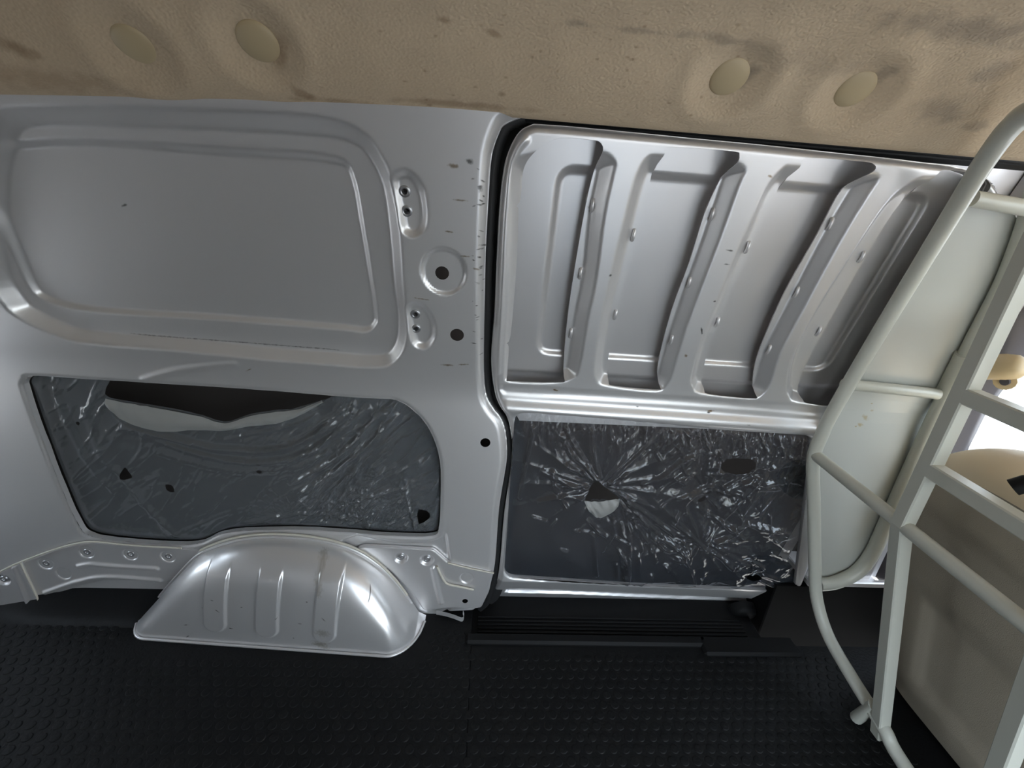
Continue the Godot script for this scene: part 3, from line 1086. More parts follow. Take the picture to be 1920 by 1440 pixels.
func build_arch() -> void:
	# wheel arch: section from the wall over and down to the floor
	var top := smooth2(PackedVector2Array([Vector2(-0.832, 0.0), Vector2(-0.79, 0.045), Vector2(-0.735, 0.112), Vector2(-0.664, 0.190), Vector2(-0.589, 0.230), Vector2(-0.511, 0.249), Vector2(-0.424, 0.250), Vector2(-0.35, 0.238), Vector2(-0.289, 0.214), Vector2(-0.24, 0.175), Vector2(-0.198, 0.122), Vector2(-0.158, 0.052), Vector2(-0.132, 0.0)]), false, 10)
	var out := func(x: float) -> float:
		var base := lerpf(0.080, 0.120, clampf((x + 0.79) / 0.6, 0.0, 1.0))
		var r := clampf((-0.118 - x) / 0.085, 0.0, 1.0)
		var l := clampf((x + 0.832) / 0.05, 0.0, 1.0)
		return base * sqrt(maxf(0.0, 1.0 - (1.0 - r) * (1.0 - r))) * sqrt(maxf(0.0, 1.0 - (1.0 - l) * (1.0 - l)))
	var xa := -0.832
	var xb := -0.1185
	var nu := 330
	var nv := 190
	var ytop := func(x: float) -> float:
		if x >= -0.132:
			return 0.0
		for k in top.size() - 1:
			if x <= top[k + 1].x:
				return lerpf(top[k].y, top[k + 1].y, clampf((x - top[k].x) / maxf(1e-6, top[k + 1].x - top[k].x), 0, 1))
		return 0.0
	var p := []
	var ribs := [[-0.604, 0.040], [-0.482, 0.034], [-0.346, 0.031]]
	for j in nv:
		for i in nu:
			var x := xa + (xb - xa) * i / (nu - 1)
			# keep the surface single valued at the front end: blend the height to zero past the arch foot
			var yt: float = maxf(ytop.call(x), 0.012 * clampf((xb - x) / 0.02, 0.0, 1.0))
			var zo: float = out.call(x)
			var a := PI * 0.5 * float(j) / (nv - 1)
			var e := 0.78
			var y := yt * pow(sin(a), e)
			var z := zo * pow(cos(a), e)
			# three thumb shaped swages
			var lift := 0.0
			for r in ribs:
				var slope: float = (y - r[1]) * 0.10
				var dx: float = x - r[0] - slope
				var dy: float = maxf(0.0, r[1] + 0.027 - y)
				var d := sqrt(dx * dx + dy * dy)
				var k := clampf((0.028 - d) / 0.004, 0.0, 1.0)
				lift += 0.007 * k * k * (3.0 - 2.0 * k) * (1.0 - smoothstep(0.185, 0.222, y))
			p.append(Vector3(x, y, z - 0.002) + Vector3(0, 0.5, 0.86) * lift)
	var t := thing("wheel_arch", "silver steel wheel arch with three thumb shaped swages on the floor", "wheel arch", Vector3(-0.48, 0, 0.05))
	var s := Solid.new()
	var uvs := PackedVector2Array()
	for q in p:
		uvs.append(Vector2(q.x, -q.y - q.z))
	s.grid(p, nu, nv, false, uvs)
	var ap: StandardMaterial3D = M.silver_plain.duplicate()
	ap.resource_name = "arch_paint"
	var im := Image.create(800, 420, false, Image.FORMAT_RGB8)
	im.fill(M.silver_paint.albedo_color)
	var rng := RandomNumberGenerator.new()
	rng.seed = 5
	var grain := noise(0.16, FastNoiseLite.TYPE_SIMPLEX_SMOOTH, 77)
	for k in 44:
		smudge(im, Vector2(rng.randf_range(60, 780), rng.randf_range(60, 400)), rng.randf_range(1, 7), rng.randf_range(0.7, 1.6), rng.randf_range(-0.8, 0.8), Color(0.18, 0.16, 0.14), rng.randf_range(0.4, 0.9), grain)
	for k in 7:
		smudge(im, Vector2(rng.randf_range(60, 700), rng.randf_range(150, 380)), rng.randf_range(10, 34), rng.randf_range(6, 16), rng.randf_range(-0.8, 0.8), Color(0.55, 0.52, 0.46), 0.35, grain)
	ap.albedo_color = Color(1, 1, 1)
	ap.albedo_texture = ImageTexture.create_from_image(im)
	ap.roughness = 0.3
	ap.uv1_scale = Vector3(1 / 0.8, 1 / 0.42, 1)
	ap.uv1_offset = Vector3(0.86 / 0.8, 1.0, 0)
	part("housing", s.done(), ap, t)
	# welded flange along the wall and along the floor
	var path := PackedVector3Array()
	for q in top:
		if q.y > 0.04:
			path.append(Vector3(q.x, q.y + 0.003, 0.004))
	s = Solid.new()
	s.tube(path, 0.0038, 8)
	part("weld_flange", s.done(), M.silver_plain, t)
	path = PackedVector3Array()
	for q in top:
		if q.y > 0.06 and q.x > -0.66:
			path.append(Vector3(q.x, q.y + 0.0125, 0.006))
	s = Solid.new()
	s.tube(path, 0.003, 8)
	part("seam", s.done(), M.sealant, t)
	path = PackedVector3Array()
	for i in 90:
		var x := lerpf(-0.826, -0.119, i / 89.0)
		path.append(Vector3(x, 0.0035, out.call(x) + 0.002))
	s = Solid.new()
	s.tube(path, 0.0034, 8)
	part("floor_flange", s.done(), M.silver_plain, t)


func door_base(y: float) -> float:       # the door turns under at its foot
	return prof(y) - 0.006 - 0.6 * maxf(0.0, 0.118 - y)


const SKIN := 0.052                     # the outer skin lies this far behind the frame of the door
const DOOR_EDGE := [[1003, 229], [976, 243], [955, 280], [943, 329], [935, 418], [931, 507], [927, 596], [921, 684], [930, 750], [947, 780], [956, 804], [961, 845], [960, 880], [946, 970], [938, 1064], [930, 1110], [921, 1140]]


func build_door() -> void:
	var d := thing("door_1", "silver sliding door inner panel with four ribbed cutouts", "sliding door", Vector3.ZERO, "", "structure")
	var lift := -0.004
	var s := Sheet.new(0.0, 0.92, -0.10, 1.19, 0.0031, func(y: float) -> float: return door_base(y))
	var right := 0.835
	# pockets on either side of the straps
	var pockets := [
		[[957, 308], [985, 288], [1040, 279], [1112, 281], [1142, 285], [1158, 303], [1154, 329], [1138, 401], [1122, 522], [1105, 603], [1090, 690], [1078, 712], [1040, 722], [955, 720], [943, 700], [946, 640], [953, 520], [955, 400]],
		[[1214, 292], [1235, 288], [1260, 290], [1372, 300], [1391, 303], [1405, 319], [1392, 349], [1355, 450], [1306, 577], [1280, 652], [1269, 690], [1256, 722], [1232, 738], [1140, 728], [1118, 715], [1115, 683], [1126, 603], [1146, 514], [1178, 381], [1194, 325]],
		[[1471, 312], [1490, 309], [1515, 311], [1632, 322], [1648, 323], [1657, 336], [1640, 362], [1599, 427], [1554, 506], [1505, 596], [1467, 667], [1450, 720], [1432, 745], [1405, 752], [1315, 742], [1298, 728], [1296, 709], [1314, 645], [1344, 570], [1374, 495], [1407, 420], [1437, 352]],
		[[1726, 333], [1748, 330], [1770, 331], [1836, 339], [1850, 346], [1845, 365], [1800, 450], [1700, 620], [1640, 735], [1610, 770], [1500, 760], [1480, 745], [1477, 730], [1484, 682], [1512, 619], [1561, 536], [1610, 461], [1655, 394], [1689, 356]]]
	for k in 4:
		s.press(smooth2(trace(pockets[k]), true, 3), -0.025, 0.025, true)
	# the belt: a rounded ledge below the cutouts
	s.bead(smooth2(trace([[950, 766], [1020, 771], [1250, 786], [1530, 806], [1620, 812]]), false, 2), 0.026, 0.011)
	s.press(smooth2(trace([[940, 722], [1060, 728], [1250, 741], [1420, 752], [1620, 766], [1620, 790], [1420, 774], [1250, 762], [1060, 751], [945, 745]]), true, 2), -0.003, 0.012)
	var film_open := rounded(trace([[966, 772], [1153, 787], [1333, 807], [1530, 819], [1492, 1126], [1189, 1108], [945, 1086]]), [0.03, 0.0, 0.0, 0.03, 0.05, 0.0, 0.03], 5)
	# bottom groove
	s.press(smooth2(trace([[948, 1120], [958, 1109], [1060, 1112], [1290, 1130], [1450, 1146], [1460, 1155], [1290, 1150], [1060, 1132], [955, 1130]], -0.035), true, 3), -0.010, 0.006)
	var edge := smooth2(trace(DOOR_EDGE), false, 4)
	var foot := on_wall(921, 1143, -0.06).y
	var outline := edge.duplicate()
	outline.append(on_wall(917, 1143, -0.06))
	outline.append(Vector2(0.90, foot - 0.03))
	outline.append(Vector2(0.90, 0.60))
	outline.append(Vector2(0.875, 0.85))
	outline.append_array(smooth2(trace([[1893, 400], [1890, 362], [1872, 334], [1830, 316], [1750, 303], [1475, 273], [1200, 246], [1060, 233]]), false, 4))
	s.roll(outline, 0.013, -0.014, true)
	s.bead(smooth2(trace([[985, 262], [960, 300], [948, 400], [943, 520], [937, 640], [934, 700]]), false, 3), 0.009, 0.004)
	s.roll(film_open, 0.007, -0.004, true)
	s.open(film_open)
	var cuts := [
		[[1049, 260], [1013, 277], [989, 301], [980, 329], [977, 374], [967, 387], [973, 400], [967, 522], [957, 631], [948, 641], [954, 651], [951, 703], [957, 712], [1049, 714], [1057, 705], [1060, 659], [1069, 575], [1089, 450], [1106, 361], [1121, 305], [1128, 281], [1122, 268], [1106, 264]],
		[[1252, 277], [1242, 289], [1226, 329], [1198, 442], [1170, 550], [1146, 655], [1141, 711], [1150, 721], [1229, 728], [1236, 720], [1238, 683], [1263, 587], [1299, 490], [1327, 401], [1359, 332], [1377, 305], [1379, 293], [1369, 285]],
		[[1507, 297], [1492, 314], [1452, 382], [1413, 470], [1364, 580], [1333, 660], [1321, 709], [1320, 728], [1326, 736], [1407, 744], [1415, 737], [1419, 701], [1430, 660], [1460, 589], [1490, 529], [1542, 439], [1580, 367], [1606, 337], [1631, 319], [1628, 309], [1610, 304]],
		[[1762, 319], [1741, 332], [1685, 400], [1632, 485], [1552, 625], [1512, 700], [1502, 735], [1504, 748], [1512, 754], [1590, 762], [1605, 750], [1640, 690], [1720, 545], [1800, 410], [1838, 345], [1834, 330], [1815, 325]]]
	var holes := []
	for c in cuts:
		var o := smooth2(trace(c, -0.018), true, 3)
		holes.append(o)
		s.open(o)
	# round hole near the upper front corner
	var rh := on_wall(1846, 352)
	var ro := PackedVector2Array()
	for k in 24:
		ro.append(Vector2(0.802, rh.y) + Vector2(cos(TAU * k / 24), sin(TAU * k / 24)) * 0.016)
	s.open(ro)
	s.only(outline)
	var brown := Color(0.38, 0.28, 0.16)
	var black := Color(0.15, 0.14, 0.13)
	var marks := [[1042, 734, 7, 3, 0.2, brown, 0.8], [1333, 772, 9, 3, 0.0, brown, 0.8], [1330, 775, 4, 2, 0.0, black, 0.8], [1196, 764, 4, 1.5, 0, black, 0.6], [1288, 668, 5, 3, 0.8, brown, 0.6], [1318, 622, 8, 2, 1.1, black, 0.8], [1342, 566, 3, 2, 0, black, 0.8], [1372, 470, 8, 1.5, 0.1, black, 0.6], [1366, 496, 6, 1.5, 0, black, 0.5], [1448, 330, 6, 2, 0.4, brown, 0.6], [1146, 517, 3, 3, 0, black, 0.7], [1402, 795, 6, 1, 0, black, 0.5]]
	part("inner_panel", s.mesh(), scuffed_paint("door_paint", -0.02, 1.2, 1.05, 1.26, marks, 52), d)
	var f := Solid.new()
	for o in holes:
		f.flange(o, s, 0.0025)
	part("cutout_edge", f.done(), M.silver_plain, d)
	f = Solid.new()
	f.flange(film_open, s, 0.010)
	part("opening_edge", f.done(), M.silver_plain, d)
	f = Solid.new()
	f.flange(outline, s, 0.03)
	part("door_edge", f.done(), M.silver_plain, d)
	# outer skin with its own dished field
	var k := Sheet.new(-0.02, 1.12, 0.56, 1.19, 0.004, func(y: float) -> float: return prof(y) - SKIN)
	var field := rounded(PackedVector2Array([on_wall(1044, 307, -SKIN), Vector2(0.775, on_wall(1740, 362, -SKIN).y), Vector2(0.775, on_wall(1200, 680, -SKIN).y), on_wall(1003, 665, -SKIN)]), 0.035, 6)
	k.press(field, -0.0085, 0.012)
	k.press(PackedVector2Array([Vector2(-0.1, 0.4), Vector2(0.9, 0.4), Vector2(0.9, on_wall(1180, 703, -SKIN).y), Vector2(-0.1, on_wall(1180, 703, -SKIN).y)]), -0.010, 0.014)
	part("outer_skin", k.mesh(), M.silver_paint, d)
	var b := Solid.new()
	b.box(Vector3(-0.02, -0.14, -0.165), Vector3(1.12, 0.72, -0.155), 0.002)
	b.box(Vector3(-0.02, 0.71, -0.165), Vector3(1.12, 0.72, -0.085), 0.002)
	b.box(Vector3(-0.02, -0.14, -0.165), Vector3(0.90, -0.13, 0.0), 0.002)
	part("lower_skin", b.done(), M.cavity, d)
	# pressed lugs along the straps
	for q in [[1111, 385], [1089, 513], [1071, 626], [1189, 441], [1155, 591], [1336, 402], [1292, 530], [1258, 637], [1404, 464], [1347, 605], [1559, 420], [1494, 548], [1441, 655], [1619, 482], [1538, 622]]:
		var c := on_wall(q[0], q[1], -0.024)
		var lug := Solid.new()
		var t := facing(Vector3(c.x, c.y, s.at(c) + 0.0005), wall_normal(c.y))
		var path := PackedVector3Array()
		for i in 7:
			var a := PI * i / 6.0
			path.append(t * Vector3(0, -cos(a) * 0.0095, sin(a) * 0.004))
		lug.tube(path, 0.0032, 8)
		part("lug", lug.done(), M.silver_plain, d)
	# the clips that stand between the straps and the skin
	for q in [[1104, 373], [1327, 395], [1287, 518], [1251, 630], [1549, 415], [1486, 543], [1436, 650]]:
		var c := on_wall(q[0], q[1], -0.036)
		var clip := Solid.new()
		var path := PackedVector3Array()
		for i in 9:
			var a := PI * i / 8.0
			path.append(Vector3(c.x + 0.004 - sin(a) * 0.007, c.y - cos(a) * 0.014, prof(c.y) - 0.036))
		clip.tube(path, 0.0022, 6)
		part("clip", clip.done(), M.silver_plain, d)
	var latch := Solid.new()
	var lc := on_wall(1512, 905, -0.05)
	latch.lathe([[0.0001, 0.012], [0.03, 0.012], [0.046, 0.006], [0.05, -0.01], [0.05, -0.03]], facing(Vector3(lc.x - 0.01, lc.y, -0.05), Vector3(0, 0, 1)), 28)
	part("latch_cover", latch.done(), M.black_plastic, d, "round black latch cover behind the film")
	var roller := Solid.new()
	var rc := on_wall(1392, 1150, -0.05)
	roller.lathe([[0.0001, 0.014], [0.024, 0.013], [0.036, 0.008], [0.039, -0.004], [0.039, -0.02]], facing(Vector3(rc.x, rc.y, -0.05), Vector3(0, -0.4, 1).normalized()), 28)
	part("roller_cover", roller.done(), M.black_plastic, d, "round black roller cover at the foot of the door")
	build_door_film(film_open)
	# black gap and rubber seal round the door
	var seal := thing("trim_1", "black rubber seal in the gap round the sliding door", "door seal", Vector3(0, 0, 0), "", "structure")
	var g := Solid.new()
	var mid := PackedVector3Array()
	var pe := smooth2(trace(PILLAR_EDGE, -0.03), false, 4)
	for q in pe:
		mid.append(Vector3(q.x + 0.004, q.y, prof(q.y) - 0.036))
	g.tube(mid, 0.011, 10)
	part("seal", g.done(), M.seal_rubber, seal)
	var back := Solid.new()
	var pp := []
	for row in 2:
		for q in pe:
			pp.append(Vector3(q.x + (0.04 if row == 1 else -0.03), q.y, prof(q.y) - 0.05))
	back.grid(pp, pe.size(), 2)
	part("gap_back", back.done(), M.seal_rubber, seal)
	var header := Solid.new()
	header.box(Vector3(0.0, 1.150, 0.07), Vector3(1.75, 1.20, 0.10), 0.006)
	part("header", header.done(), M.seal_rubber, seal)
	var hs := Solid.new()
	hs.tube(smooth3([Vector3(0.03, 1.164, 0.110), Vector3(0.3, 1.164, 0.110), Vector3(0.7, 1.163, 0.110), Vector3(1.2, 1.16, 0.107)], 4), 0.006, 10)
	part("header_seal", hs.done(), M.seal_rubber, seal)


func build_door_film(opening: PackedVector2Array) -> void:
	var lo := Vector2(9, 9)
	var hi := Vector2(-9, -9)
	for p in opening:
		lo = lo.min(p)
		hi = hi.max(p)
	var f := Sheet.new(lo.x - 0.012, hi.x + 0.012, lo.y - 0.012, hi.y + 0.012, 0.0027, func(y: float) -> float: return door_base(y) - 0.008)
	var all := func(_q: Vector2) -> float: return 1.0
	pull(f, on_wall(1127, 915), 0.16, 0.013, 17, 0.6, 0.03)
	pull(f, on_wall(1316, 1024), 0.13, 0.011, 15, 1.1, 0.02)
	pull(f, on_wall(1380, 870), 0.07, 0.007, 11, 2.2, 0.03)
	pull(f, on_wall(1170, 980), 0.05, 0.007, 9, 0.3)
	pull(f, on_wall(1280, 1030), 0.05, 0.007, 9, 1.9)
	pull(f, on_wall(1395, 975), 0.05, 0.007, 9, 1.0)
	pull(f, on_wall(1415, 895), 0.04, 0.006, 8, 0.2)
	pull(f, on_wall(1330, 930), 0.05, 0.007, 10, 1.7)
	# gathers hanging from the top edge
	var n := noise(60.0, FastNoiseLite.TYPE_SIMPLEX, 81)
	for j in f.ny:
		for i in f.nx:
			var x := f.x0 + i * f.h
			var y := f.y0 + j * f.h
			var t := lerpf(on_wall(985, 774).y, on_wall(1510, 818).y, clampf((x - 0.1) / 0.65, 0, 1)) - y
			var len := 0.045 + 0.03 * n.get_noise_2d(x * 0.3, 7.0)
			var g := 1.0 - absf(n.get_noise_2d(x, 1.5 + t * 0.12)) * 2.4
			f.z[j * f.nx + i] += 0.010 * maxf(0.0, g) ** 2 * exp(-maxf(0.0, t) / len)
	var rng := RandomNumberGenerator.new()
	rng.seed = 83
	for q in [[[1117, 893], [1095, 872], [1073, 854]], [[1073, 854], [1062, 836], [1055, 815]], [[1142, 900], [1170, 872], [1207, 839], [1232, 806]], [[1160, 922], [1210, 960], [1261, 1000]], [[1174, 937], [1220, 985], [1279, 1030]], [[1167, 944], [1176, 985], [1178, 1030], [1175, 1080]],
			[[1117, 893], [1080, 840], [1060, 800]], [[1102, 973], [1118, 990], [1135, 1004]], [[1315, 1023], [1360, 965], [1420, 893]], [[1315, 1023], [1345, 1040], [1369, 1059]], [[1315, 1020], [1290, 1000], [1261, 980]], [[1279, 1034], [1292, 1070], [1304, 1103]], [[1344, 872], [1336, 890], [1330, 911]], [[1413, 861], [1390, 890], [1355, 915]],
			[[1279, 1034], [1240, 1020], [1215, 990], [1200, 965]], [[1123, 892], [1112, 850], [1108, 805]], [[1093, 930], [1050, 925], [1010, 935]], [[1100, 912], [1060, 900], [1015, 880]], [[1262, 978], [1278, 955], [1290, 930], [1330, 920]], [[1205, 905], [1240, 890], [1275, 860], [1295, 850]], [[1240, 840], [1260, 815], [1275, 800]],
			[[1395, 975], [1420, 985], [1440, 990]], [[1340, 1015], [1370, 1000], [1395, 972]], [[1145, 960], [1150, 990], [1140, 1020]], [[1000, 800], [985, 870], [975, 930]], [[1035, 880], [1045, 920], [1060, 945]], [[1110, 1000], [1115, 1040], [1118, 1075]], [[1165, 1060], [1172, 1085], [1165, 1105]], [[1380, 1060], [1400, 1045], [1425, 1060]]]:
		var line := smooth2(trace(q, -0.02), false, 4)
		f.bead(line, 0.009, 0.007)
	for k in 46:                                   # broad hazy creases
		var px := rng.randf_range(1120, 1500)
		var py := rng.randf_range(840, 1090)
		var run := rng.randf_range(25, 80)
		var ang := atan2(py - 930.0, px - 1150.0) + rng.randf_range(-0.5, 0.5)
		var line := smooth2(trace([[px, py], [px + cos(ang) * run * 0.5 + rng.randf_range(-6, 6), py + sin(ang) * run * 0.5], [px + cos(ang) * run, py + sin(ang) * run]], -0.02), false, 4)
		f.bead(line, 0.010, 0.005)
	for k in 90:                                   # gathers along the top, short creases elsewhere
		var top := k < 46
		var px := rng.randf_range(985, 1510)
		var py := lerpf(776, 818, (px - 985.0) / 525.0) + 2.0 if top else rng.randf_range(830, 1095)
		var run := rng.randf_range(8, 42) if top else rng.randf_range(8, 34)
		var ang := rng.randf_range(1.2, 1.95) if top else rng.randf_range(0.2, 2.6)
		if not top and px < 1150 and rng.randf() < 0.6:
			continue
		var line := smooth2(trace([[px, py], [px + cos(ang) * run * 0.5 + rng.randf_range(-3, 3), py + sin(ang) * run * 0.5], [px + cos(ang) * run, py + sin(ang) * run]], -0.02), false, 3)
		f.bead(line, 0.006, 0.005)
	facets(f, 0.075, 0.010, Vector2(1.5, 0.7), 0.5, 201, func(q: Vector2) -> float: return 0.75 + 0.25 * smoothstep(0.15, 0.4, q.x))
	facets(f, 0.034, 0.0035, Vector2(1.4, 0.7), -0.45, 203, func(q: Vector2) -> float: return 0.45 + 0.55 * smoothstep(0.2, 0.45, q.x))
	settle(f, opening, 0.016, 0.014, func(y: float) -> float: return door_base(y) - 0.008)
	f.only(opening)
	f.open(rounded(trace([[1093, 935], [1116, 893], [1160, 931]], -0.02), 0.006, 3))
	f.open(smooth2(trace([[1349, 870], [1362, 859], [1395, 858], [1412, 863], [1398, 882], [1372, 884], [1354, 880]], -0.02), true, 3))
	f.open(smooth2(trace([[1305, 936], [1322, 928], [1318, 938]], -0.02), true, 3))
	f.open(smooth2(trace([[1318, 922], [1333, 918], [1328, 926]], -0.02), true, 3))
	f.open(smooth2(trace([[1392, 1076], [1410, 1072], [1424, 1078], [1408, 1084]], -0.02), true, 3))
	var t := thing("plastic_sheet", "crumpled clear plastic film over the lower sliding door opening", "plastic film", Vector3(0.45, 0.35, -0.02), "films over the panel openings")
	part("film", f.mesh(), M.clear_film, t)
	# the flap hanging under the tear
	var up := smooth2(trace([[1094, 935], [1120, 936], [1160, 931]], -0.02), false, 8)
	var dn := smooth2(trace([[1104, 955], [1124, 967], [1152, 952]], -0.02), false, 8)
	var p := []
	var nz := noise(60.0, FastNoiseLite.TYPE_SIMPLEX, 99)
	for row in 5:
		for i in up.size():
			var q := up[i].lerp(dn[i], row / 4.0)
			p.append(Vector3(q.x, q.y, -0.010 + 0.006 * sin(PI * row / 4.0) + 0.005 * nz.get_noise_2d(q.x, q.y)))
	var s := Solid.new()
	s.grid(p, up.size(), 5)
	part("hanging_flap", s.done(), M.milky_film, t, "milky flap folded out of the tear")


func build_floor() -> void:
	var fl := thing("floor", "black rubber floor mat with a raised coin pattern", "floor", Vector3.ZERO, "", "structure")
	var s := Solid.new()
	s.box(Vector3(-1.5, -0.04, -0.02), Vector3(0.005, 0.0, 1.45), 0.002)
	s.box(Vector3(0.005, -0.04, 0.075), Vector3(1.25, 0.0, 1.45), 0.002)
	s.box(Vector3(1.25, -0.14, -0.02), Vector3(2.4, -0.10, 1.45), 0.002)
	part("mat", s.done(), M.rubber_mat, fl)
	# the mat turns up against the side between the arch and the rear
	var up := Solid.new()
	var p := []
	for row in 6:
		for i in 40:
			var x := lerpf(-1.5, -0.72, i / 39.0)
			var a := row / 5.0
			p.append(Vector3(x, 0.09 * a * a * smoothstep(-1.3, -0.95, x) + 0.0005, 0.05 - 0.055 * a))
	up.grid(p, 40, 6)
	for k in up.n.size():
		if up.n[k].y + up.n[k].z < 0.0:
			up.n[k] = -up.n[k]
	part("mat_edge", up.done(), M.rubber_mat, fl)
	var coin := Solid.new()
	coin.lathe([[0.0001, 0.0016], [0.0075, 0.0015], [0.0088, 0.0009], [0.0096, -0.0004]], facing(Vector3.ZERO, Vector3.UP), 14)
	var where := []
	for j in 34:
		for i in 92:
			var x := -1.42 + (i + (0.5 if j % 2 else 0.0)) * 0.0262
			var z := 0.05 + j * 0.0227
			if x > 0.96 or (x > 0.0 and z < 0.10) or (x > -0.85 and x < -0.1 and z < 0.135):
				continue
			where.append(Vector3(x, 0.0, z))
	var mm := MultiMesh.new()
	mm.transform_format = MultiMesh.TRANSFORM_3D
	mm.mesh = coin.done()
	mm.instance_count = where.size()
	for k in where.size():
		mm.set_instance_transform(k, Transform3D(Basis(), where[k]))
	var mi := MultiMeshInstance3D.new()
	mi.multimesh = mm
	mi.material_override = M.rubber_mat
	mi.name = "coin_pattern"
	mi.set_meta("kind", "stuff")
	fl.add_child(mi)
	# the plastic step inside the sliding door
	var st := thing("trim_2", "black ribbed plastic step along the foot of the sliding door", "door step", Vector3.ZERO, "", "structure")
	s = Solid.new()
	s.box(Vector3(0.0, -0.05, -0.10), Vector3(0.80, -0.022, 0.10), 0.004)
	s.box(Vector3(-0.01, -0.04, 0.055), Vector3(0.62, 0.010, 0.085), 0.006)
	s.box(Vector3(0.60, -0.04, 0.055), Vector3(0.86, 0.010, 0.110), 0.006)
	part("step", s.done(), M.black_plastic, st)
	for k in 6:
		s = Solid.new()
		s.box(Vector3(0.02, -0.024, -0.02 + k * 0.012), Vector3(0.76, -0.018, -0.015 + k * 0.012), 0.001)
		part("tread_rib", s.done(), M.black_plastic, st)


# ---------------------------------------------------------------- partition
func build_partition() -> void:
	var t := thing("partition_grille", "cream painted tube partition behind the front seats", "partition", Vector3(0.92, 0, 0.25))
	var cream: Material = M.cream_enamel
	var tube := func(called: String, path: PackedVector3Array, r: float, square := false, up := Vector3.ZERO, m: Material = cream) -> MeshInstance3D:
		var s := Solid.new()
		s.tube(path, r, 18, square, true, up)
		return part(called, s.done(), m, t)
	# the bent outer tube: along the floor, up the side and over under the roof
	var outer := [Vector3(0.925, 0.03, 0.95), on_cage(1740, 1440), on_cage(1655, 1362), on_cage(1596, 1268), on_cage(1552, 1190), on_cage(1531, 1120), on_cage(1528, 1050), on_cage(1526, 950), on_cage(1525, 862)]
	for k in outer.size():
		var q: Vector3 = outer[k]
		q.x = cage_x(q.y)
		outer[k] = q
	outer[1].y = 0.045
	outer[1].x = cage_x(0.045)
	outer[0].x = outer[1].x
	outer[0].y = 0.045
	outer.append_array([on_cage(1541, 815), on_cage(1560, 775), on_cage(1620, 672), on_cage(1700, 540, -0.005), on_cage(1790, 393, -0.022), on_cage(1836, 318, -0.04), on_cage(1872, 266, -0.06), on_cage(1900, 234, -0.075), on_cage(1940, 205, -0.09)])
	var last: Vector3 = outer[-1]
	outer.append(Vector3(last.x, last.y + 0.018, last.z + 0.08))
	outer.append(Vector3(last.x, last.y + 0.024, last.z + 0.25))
	outer.append(Vector3(last.x, last.y + 0.024, 0.95))
	tube.call("outer_tube", smooth3(outer, 6), 0.0135)
	# rail from the side across at seat height
	var a0 := on_cage(1525, 850)
	var ay := 0.566
	tube.call("cross_tube", PackedVector3Array([Vector3(CAGE, ay, 0.045), Vector3(CAGE, ay, 0.95)]), 0.0125)
	a0 = a0
	# upright square posts, bent at the rail
	for z: float in [0.290, 0.521]:
		tube.call("square_post", PackedVector3Array([Vector3(cage_x(0.04), 0.04, z + 0.028 if z < 0.4 else z - 0.005), Vector3(cage_x(ay), ay, z), Vector3(CAGE, 1.24, z)]), 0.0125, true, Vector3(0, 0, 1))
	# square rails
	for y: float in [0.682, 0.815]:
		tube.call("square_rail", PackedVector3Array([Vector3(CAGE, y, 0.290), Vector3(CAGE, y, 0.95)]), 0.0125, true, Vector3.UP)
	# the frame of the white plate beside the pillar
	var lean := func(px: float, py: float, off := 0.03) -> Vector3:
		var q := on_wall(px, py, off)
		return Vector3(q.x, q.y, prof(q.y) + off)
	var frame := [lean.call(1536, 1096), lean.call(1566, 1092), lean.call(1606, 1073), lean.call(1636, 1036), lean.call(1668, 968), lean.call(1708, 880), lean.call(1772, 746), lean.call(1834, 628), lean.call(1886, 530), lean.call(1926, 430), lean.call(1952, 340)]
	tube.call("plate_frame", smooth3(frame, 6), 0.0165)
	var sleeve := tube.call("sleeve", PackedVector3Array([lean.call(1779, 733), lean.call(1796, 700), lean.call(1815, 664)]), 0.0205) as MeshInstance3D
	sleeve.set_meta("label", "thicker sleeve on the plate frame")
	var s0: Vector3 = lean.call(1582, 720)
	var s1: Vector3 = lean.call(1756, 738)
	tube.call("stay", PackedVector3Array([s0, s0.lerp(s1, 0.9), s1 + Vector3(0, 0, 0.004)]), 0.0115)
	var u0: Vector3 = lean.call(1822, 372, 0.04)
	var u1: Vector3 = lean.call(1930, 391, 0.04)
	tube.call("stay", PackedVector3Array([u0, u1, u1 + (u1 - u0) * 0.6]), 0.0125)
	# the plate itself
	var outline := trace([[1536, 1092], [1526, 1000], [1526, 862], [1556, 790], [1700, 540], [1822, 378], [1872, 384], [1900, 398], [1914, 425], [1912, 460], [1886, 530], [1834, 628], [1772, 746], [1708, 880], [1668, 968], [1636, 1036], [1606, 1070], [1566, 1088]], 0.014)
	var pl := Solid.new()
	var fine := PackedVector2Array()
	for k in outline.size():
		fine.append(outline[k])
	# cut the plate into bands so that it follows the bend at the belt
	var bands := [0.1, 0.56, 0.60, 0.63, 0.66, 0.69, 0.72, 0.76, 1.2]
	for k in bands.size() - 1:
		var strip := PackedVector2Array([Vector2(0.5, bands[k]), Vector2(1.4, bands[k]), Vector2(1.4, bands[k + 1]), Vector2(0.5, bands[k + 1])])
		for piece in Geometry2D.intersect_polygons(fine, strip):
			pl.slab(piece, func(q: Vector2) -> float: return prof(q.y) + 0.014, 0.002)
	var im := Image.create(420, 1080, false, Image.FORMAT_RGB8)
	im.fill(M.white_enamel.albedo_color)
	var grain := noise(0.12, FastNoiseLite.TYPE_SIMPLEX_SMOOTH, 57)
